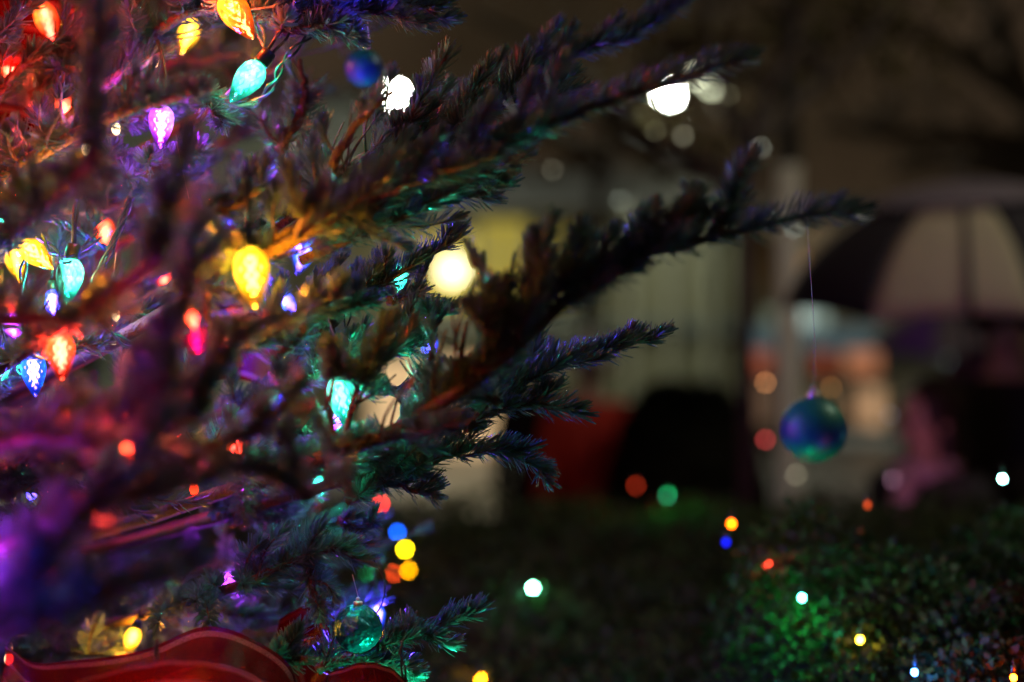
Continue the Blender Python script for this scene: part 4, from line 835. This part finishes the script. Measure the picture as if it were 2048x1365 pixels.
def bare_tree(name, D, trunk, limbs, r0, lab, leaves, seed, nsub=9):
    rr = random.Random(seed); base = P(*trunk[0], D); e = empty(name, (base.x, D, 0), lab, 'tree')
    b = MB(); pts = [Vector((base.x, D, 0))] + [P(x, y, D) for x, y in trunk]; p = smooth_path(pts, 30); b.tube(p - np.array(e.location), np.linspace(r0, r0 * .55, 30), 12)
    b.build('trunk', M['brown'], e, smooth=True); LV = []
    for lm in limbs:
        q = smooth_path([P(x, y, D + dd) for x, y, dd in lm], 22); b = MB(); b.tube(q - np.array(e.location), np.linspace(r0 * .95, r0 * .25, 22), 8)
        for k in range(nsub):
            i = rr.randint(4, 20); s = q[i]; dr = Vector((rr.uniform(-1, 1), rr.uniform(-1, 1), rr.uniform(-.1, 1))).normalized() * D * rr.uniform(.05, .11)
            tw = smooth_path([s, s + np.array(dr) * .5 + np.array([0, 0, .03]), s + np.array(dr)], 6); b.tube(tw - np.array(e.location), np.linspace(r0 * .13, r0 * .04, 6), 5)
            if rr.random() < leaves: LV.append(tw[-1])
        b.build('limb', M['brown'], e, smooth=True)
    if LV:
        c = np.repeat(np.array(LV), 70, 0); n = len(c); c = c + RNG.normal(size=(n, 3)) * D * np.array([.032, .03, .014]); d = RNG.normal(size=(n, 3)); d /= np.linalg.norm(d, axis=1)[:, None]; w = np.cross(d, RNG.normal(size=(n, 3))); w /= np.linalg.norm(w, axis=1)[:, None]; s = .045 * (.6 + RNG.random(n))[:, None]
        q = np.stack([c, c + d * s * .5 + w * s * .3, c + d * s, c + d * s * .5 - w * s * .3], 1) - np.array(e.location)
        quads_mesh('foliage', q.reshape(-1, 3), np.arange(n)[:, None] * 4 + np.arange(4), np.zeros(n, int), [M['leaf']], e)
    return e
bare_tree('slim_tree', 4.3, [(1492, 900), (1488, 640), (1490, 420), (1500, 300)],
          [[(1500, 300, 0), (1560, 240, .1), (1640, 165, .2), (1750, 60, .2), (1800, -60, .2)], [(1500, 300, 0), (1540, 180, 0), (1590, 90, 0), (1570, -60, 0)], [(1490, 420, 0), (1400, 330, .1), (1290, 270, .2), (1180, 180, .3)],
           [(1500, 300, 0), (1450, 190, 0), (1420, 80, .1), (1400, -60, .1)], [(1640, 165, .2), (1610, 60, .3), (1540, -50, .3)]], .030, 'slim dark tree forking beside the pale post', .35, 4)
bare_tree('broad_tree', 13, [(2150, 800), (2140, 500), (2100, 300)],
          [[(2100, 300, 0), (1950, 280, 0), (1800, 270, 0), (1650, 250, 0)], [(2120, 250, 0), (1980, 150, 0), (1850, 80, 0), (1700, 40, 0)], [(2130, 380, 0), (2000, 340, 0), (1880, 330, 0), (1780, 345, 0)], [(2100, 300, 0), (2000, 60, 0), (1950, -60, 0)]], .16, 'broad olive leaved tree reaching in above the umbrella', .9, 9, nsub=16)
bare_tree('spreading_tree', 16, [(1180, 900), (1190, 450), (1230, 260)],
          [[(1230, 260, 0), (1330, 330, 0), (1420, 350, 0), (1560, 360, 0)], [(1230, 260, 0), (1150, 160, 0), (1050, 80, 0), (950, 40, 0)], [(1230, 260, 0), (1300, 130, 0), (1400, 50, 0), (1450, -60, 0)], [(1210, 330, 0), (1080, 260, 0), (960, 210, 0)]], .15, 'spreading tree standing in front of the pavilion roof', .8, 12, nsub=12)

# ---------------------------------------------------------------- people
def skinned(name, nodes, edges, m, parent, root=0, sub=2):
    me = bpy.data.meshes.new(name); me.from_pydata([n[0] for n in nodes], edges, []); me.materials.append(m)
    o = link(bpy.data.objects.new(name, me), parent); sk = o.modifiers.new('skin', 'SKIN'); sk.use_smooth_shade = True
    for v, n in zip(me.skin_vertices[0].data, nodes): v.radius = n[1] if isinstance(n[1], tuple) else (n[1], n[1])
    me.skin_vertices[0].data[root].use_root = True
    s = o.modifiers.new('sub', 'SUBSURF'); s.levels = sub; s.render_levels = sub
    return o
M['skin'] = mat('skin', (.62, .38, .28), .5, noise=(30, (.55, .32, .24)))
M['eye'] = mat('eye', (.02, .015, .01), .2)
def person(loc, yaw, H, label, coat, hair, legs=(.02, .02, .025), hat=None, hand_at=None, scarf=None, long_hair=False, hood=None):
    e = empty('person', loc, label, 'person'); e.rotation_euler = (0, 0, yaw); k = H / 1.75
    def sc(p): return (p[0] * k, p[1] * k, p[2] * k)
    hand = hand_at or (.27, -.05, .78)
    elb = (.25, .03, 1.12) if not hand_at else ((.24 + hand[0]) / 2 + .05, hand[1] * .45 + .05, min(1.2, (1.42 + hand[2]) / 2 - .12))
    N = [((0, 0, .95), (.15, .11)), ((0, 0, 1.15), (.135, .10)), ((0, .0, 1.36), (.17, .11)), ((0, .0, 1.47), (.06, .06)), ((0, -.01, 1.55), (.055, .06)), ((0, -.025, 1.61), (.066, .085)), ((0, -.01, 1.68), (.078, .098)), ((0, 0, 1.74), (.05, .065))]
    E = [(i, i + 1) for i in range(7)]
    def chain(st, pts):
        last = st
        for p, r in pts: N.append((p, r)); E.append((last, len(N) - 1)); last = len(N) - 1
        return last
    wr = []
    for sg, hd, eb in ((1, hand, elb), (-1, (-.27, -.05, .78), (-.26, .03, 1.12))):
        w = chain(2, [((sg * .19, 0, 1.40), .055), (eb, .042), (hd, .026)])
        d = (Vector(hd) - Vector(eb)).normalized(); pm = Vector(hd) + d * .07; p_ = chain(w, [(tuple(pm), (.034, .016))]); wr.append(pm)
        ax = d.cross(Vector((0, 1, 0))).normalized() if abs(d.y) < .9 else Vector((1, 0, 0)); fw = Vector((0, -1, 0)) if abs(d.y) < .9 else Vector((0, 0, 1))
        for f, ln in ((-1.5, .036), (-.5, .043), (.5, .041), (1.5, .032)):
            a = pm + ax * f * .017 + d * .02; chain(p_, [(tuple(a), .009), (tuple(a + d * ln * .6 + fw * .012), .0085), (tuple(a + d * ln * .8 + fw * .035), .0075)])
        a = Vector(hd) + d * .03 + ax * -.03; chain(w, [(tuple(a), .011), (tuple(a + d * .035 - ax * .012 + fw * .015), .009)])
    for sg in (1, -1): chain(0, [((sg * .095, 0, .88), .085), ((sg * .10, -.015, .50), .055), ((sg * .10, .02, .10), .038), ((sg * .105, -.12, .04), (.035, .03))])
    N = [(sc(p), tuple(x * k for x in (r if isinstance(r, tuple) else (r, r)))) for p, r in N]
    skinned('body', N, E, M['skin'], e)
    cm = mat('coat cloth', coat, .8, noise=(12, tuple(c * .75 for c in coat)))
    CN = [((0, 0, .74), (.23, .17)), ((0, 0, .95), (.20, .15)), ((0, 0, 1.15), (.18, .135)), ((0, 0, 1.36), (.215, .14)), ((0, .0, 1.46), (.09, .085)), ((.2, 0, 1.40), (.08, .08)), (elb, (.065, .065)), (tuple(Vector(elb).lerp(Vector(hand), .92)), (.048, .048)), ((-.2, 0, 1.40), (.08, .08)), ((-.26, .03, 1.12), (.065, .065)), ((-.27, -.04, .82), (.048, .048))]
    CN = [(sc(p), tuple(x * k for x in r)) for p, r in CN]
    skinned('coat', CN, [(0, 1), (1, 2), (2, 3), (3, 4), (3, 5), (5, 6), (6, 7), (3, 8), (8, 9), (9, 10)], cm, e, root=1)
    lm = mat('trouser cloth', legs, .85); skinned('trousers', [(sc(p), (r * k, r * k)) for p, r in (((0, 0, .90), .13), ((.095, 0, .84), .10), ((.10, -.01, .5), .07), ((.10, .02, .09), .062), ((-.095, 0, .84), .10), ((-.10, -.01, .5), .07), ((-.10, .02, .09), .062))], [(0, 1), (1, 2), (2, 3), (0, 4), (4, 5), (5, 6)], lm, e)
    for sg in (1, -1): skinned('shoe', [(sc((sg * .10, .05, .05)), (.045 * k, .045 * k)), (sc((sg * .10, -.06, .045)), (.046 * k, .04 * k)), (sc((sg * .105, -.17, .035)), (.038 * k, .03 * k))], [(0, 1), (1, 2)], M['dark'], e)
    hm = mat('hair', hair, .55, noise=(60, tuple(c * .6 for c in hair)))
    b = MB(); b.ball((0, .028 * k, 1.672 * k), .112 * k, 20, 14, 0, (.93, 1.02, 1.02))
    if long_hair: b.ball((0, .075 * k, 1.53 * k), .10 * k, 16, 12, 0, (.95, .6, 1.7)); b.ball((.07 * k, .02 * k, 1.56 * k), .04 * k, 12, 10, 0, (.8, 1, 2.6)); b.ball((-.07 * k, .02 * k, 1.56 * k), .04 * k, 12, 10, 0, (.8, 1, 2.6))
    b.build('hair', hm, e, smooth=True)
    b = MB(); b.ball((0, -.115 * k, 1.60 * k), .016 * k, 10, 8, 0, (.8, 1.3, 1.6)); b.build('nose', M['skin'], e, smooth=True)
    for sg in (1, -1):
        b = MB(); b.ball((sg * .032 * k, -.098 * k, 1.635 * k), .010 * k, 10, 8); b.build('eye', M['eye'], e, smooth=True)
        b = MB(); b.ball((sg * .082 * k, .0, 1.62 * k), .022 * k, 10, 8, 0, (.45, .8, 1.4)); b.build('ear', M['skin'], e, smooth=True)
    b = MB(); b.ball((0, -.10 * k, 1.562 * k), .022 * k, 10, 8, 0, (1, .4, .35)); b.build('mouth', mat('lips', (.45, .12, .1), .5), e, smooth=True)
    if hat:
        b = MB(); b.ball((0, .01 * k, 1.70 * k), .125 * k, 20, 12, 0, (1, 1.05, .95)); b.lathe([(.118 * k, 1.63 * k), (.135 * k, 1.64 * k), (.135 * k, 1.68 * k), (.118 * k, 1.69 * k)], 20); b.ball((0, .02 * k, 1.83 * k), .035 * k, 10, 8)
        b.build('hat', mat('hat wool', hat, .9), e, smooth=True)
    if hood:
        b = MB(); b.ball((0, .10 * k, 1.46 * k), .15 * k, 18, 12, 0, (1.15, .8, .75)); b.build('hood', mat('hood cloth', hood, .85), e, smooth=True)
    if scarf:
        b = MB(); th = np.linspace(0, 2 * math.pi, 24); b.tube([(.085 * k * math.cos(t), -.01 + .085 * k * math.sin(t), 1.47 * k + .01 * math.sin(3 * t)) for t in th], .034 * k, 10); b.tube(smooth_path([Vector((.03, -.10, 1.46)) * k, Vector((.05, -.165, 1.38)) * k, Vector((.06, -.17, 1.2)) * k], 8), .036 * k, 10)
        b.build('scarf', mat('scarf wool', scarf, .9), e, smooth=True)
    return e
person((X(1858, 4.0), 4.0, 0), R(-62), 1.475, 'dark haired person seen in profile facing left, pale pink scarf over a dark coat', (.012, .011, .016), (.030, .012, .009), scarf=(.55, .38, .42), long_hair=True)
px_u = (X(2012, 4.5), 4.5)
hold = Vector((X(1945, 4.2), 4.2, 1.20)); yaw = R(-8)
hl = Quaternion((0, 0, 1), -yaw) @ (hold - Vector((px_u[0], px_u[1], 0)))
person((px_u[0], px_u[1], 0), yaw, 1.77, 'tall dark figure at the right edge holding up the striped umbrella', (.016, .009, .014), (.02, .012, .01), hand_at=tuple(Vector((hl.x, hl.y, hl.z - .04)) / 1.0114), hat=(.012, .008, .008), hood=(.10, .05, .07))
person((X(1178, 7), 7, 0), R(195), 1.56, 'person in a long red coat and white hat beyond the hedge', (.62, .032, .012), (.2, .12, .06), hat=(.6, .6, .55))
person((X(1085, 7.6), 7.6, 0), R(160), 1.60, 'person in black standing left of the red coat', (.008, .008, .01), (.02, .015, .01))

# ---------------------------------------------------------------- umbrellas
def umbrella(top, base, Rr, depth, lab, mats_, gores=8, rot=0, vent=None, grp='open umbrellas'):
    """top: apex, base: handle end; mats_: canopy colours that alternate"""
    ax = (Vector(top) - Vector(base)); Lh = ax.length; e = empty('umbrella', base, lab, 'umbrella', grp)
    e.rotation_mode = 'QUATERNION'; e.rotation_quaternion = Vector((0, 0, 1)).rotation_difference(ax.normalized()) @ Quaternion((0, 0, 1), rot)
    for g in range(gores):
        V = []; n, m = 12, 10
        for i in range(n + 1):
            q = i / n
            for j in range(m + 1):
                a = 2 * math.pi * (g + j / m) / gores; sag = math.sin(math.pi * j / m)
                rr = Rr * math.sin(q * 1.25) / math.sin(1.25) * (1 - .055 * sag * q); z = Lh - depth * (1 - math.cos(q * 1.25)) / (1 - math.cos(1.25)) + .012 * sag * q
                V.append((rr * math.cos(a), rr * math.sin(a), z))
        F = [(i * (m + 1) + j, (i + 1) * (m + 1) + j, (i + 1) * (m + 1) + j + 1, i * (m + 1) + j + 1) for i in range(n) for j in range(m)]
        b = MB(); b.add(V, F); o = b.build('gore', mats_[g % len(mats_)], e, smooth=True); so = o.modifiers.new('t', 'SOLIDIFY'); so.thickness = .0008
        b = MB(); a = 2 * math.pi * g / gores; b.tube([(Rr * math.sin(q * 1.25) / math.sin(1.25) * math.cos(a), Rr * math.sin(q * 1.25) / math.sin(1.25) * math.sin(a), Lh - .006 - depth * (1 - math.cos(q * 1.25)) / (1 - math.cos(1.25))) for q in np.linspace(0, 1, 10)], .0022, 5)
        a1 = [.30 * Rr * math.cos(a), .30 * Rr * math.sin(a)]; b.tube([(0, 0, Lh - .30), (.55 * Rr * math.cos(a), .55 * Rr * math.sin(a), Lh - depth * .27)], .002, 5); b.build('rib', M['dark'], e)
    if vent:
        b = MB(); a = 2 * math.pi * .62 / gores; b.tube([(Rr * math.sin(q * 1.25) / math.sin(1.25) * math.cos(a) * .985, Rr * math.sin(q * 1.25) / math.sin(1.25) * math.sin(a) * .985, Lh + .010 - depth * (1 - math.cos(q * 1.25)) / (1 - math.cos(1.25))) for q in np.linspace(.3, 1, 10)], .008, 6); b.build('shaft_silhouette', M['dark'], e, smooth=True)  # dark strip put in as the shaft showing shadow-like through the cloth
        V = []; m = 48; n = 8; rv = Rr * .46
        for i in range(n + 1):
            for j in range(m): q = i / n * .40; a = 2 * math.pi * j / m; V.append((Rr * math.sin(q * 1.25) / math.sin(1.25) * math.cos(a), Rr * math.sin(q * 1.25) / math.sin(1.25) * math.sin(a), Lh + .022 - depth * (1 - math.cos(q * 1.25)) / (1 - math.cos(1.25))))
        b = MB(); b.add(V, [(i * m + j, (i + 1) * m + j, (i + 1) * m + (j + 1) % m, i * m + (j + 1) % m) for i in range(n) for j in range(m)]); b.build('vent_canopy', vent, e, smooth=True)
    b = MB(); b.tube([(0, 0, .02), (0, 0, Lh + .05)], .006, 10); b.ball((0, 0, Lh + .06), .009, 8, 6); b.build('shaft', M['dark'], e, smooth=True)
    b = MB(); b.tube(smooth_path([Vector((0, 0, .10)), Vector((0, 0, 0)), Vector((.015, 0, -.04)), Vector((.05, 0, -.045)), Vector((.065, 0, -.01))], 14), .013, 10); b.build('handle', M['twig'], e, smooth=True)
    return e
def cloth(name, col, tl=.35):
    m = mat(name, col, .75, noise=(25, tuple(c * .85 for c in col))); nt = m.node_tree; t = nt.nodes.new('ShaderNodeBsdfTranslucent'); t.inputs[0].default_value = (*col, 1); x = nt.nodes.new('ShaderNodeMixShader'); x.inputs[0].default_value = tl
    nt.links.new(nt.nodes['Principled BSDF'].outputs[0], x.inputs[1]); nt.links.new(t.outputs[0], x.inputs[2]); nt.links.new(x.outputs[0], nt.nodes['Material Output'].inputs[0]); return m
cream = cloth('cream umbrella cloth', (.90, .87, .66), .72); black = cloth('black umbrella cloth', (.012, .010, .014), .1); lav = cloth('lavender grey umbrella cloth', (.22, .19, .22)); purp = cloth('purple umbrella cloth', (.16, .06, .34))
umbrella(P(1922, 376, 4.06), tuple(hold - Vector((0, 0, .08))), .53, .30, 'large umbrella of black and cream panels with a lavender grey top', [cream, black], rot=R(-134), vent=lav)
umbrella(P(1885, 618, 6.6), (X(1905, 6.7), 6.75, 1.0), .34, .16, 'smaller purple umbrella lower down behind the large striped one', [purp, lav], rot=R(20))
person((X(1940, 6.9), 6.95, 0), R(190), 1.62, 'person in dark clothes under the purple umbrella', (.02, .018, .03), (.05, .03, .02), hand_at=(.12, -.2, 1.12))
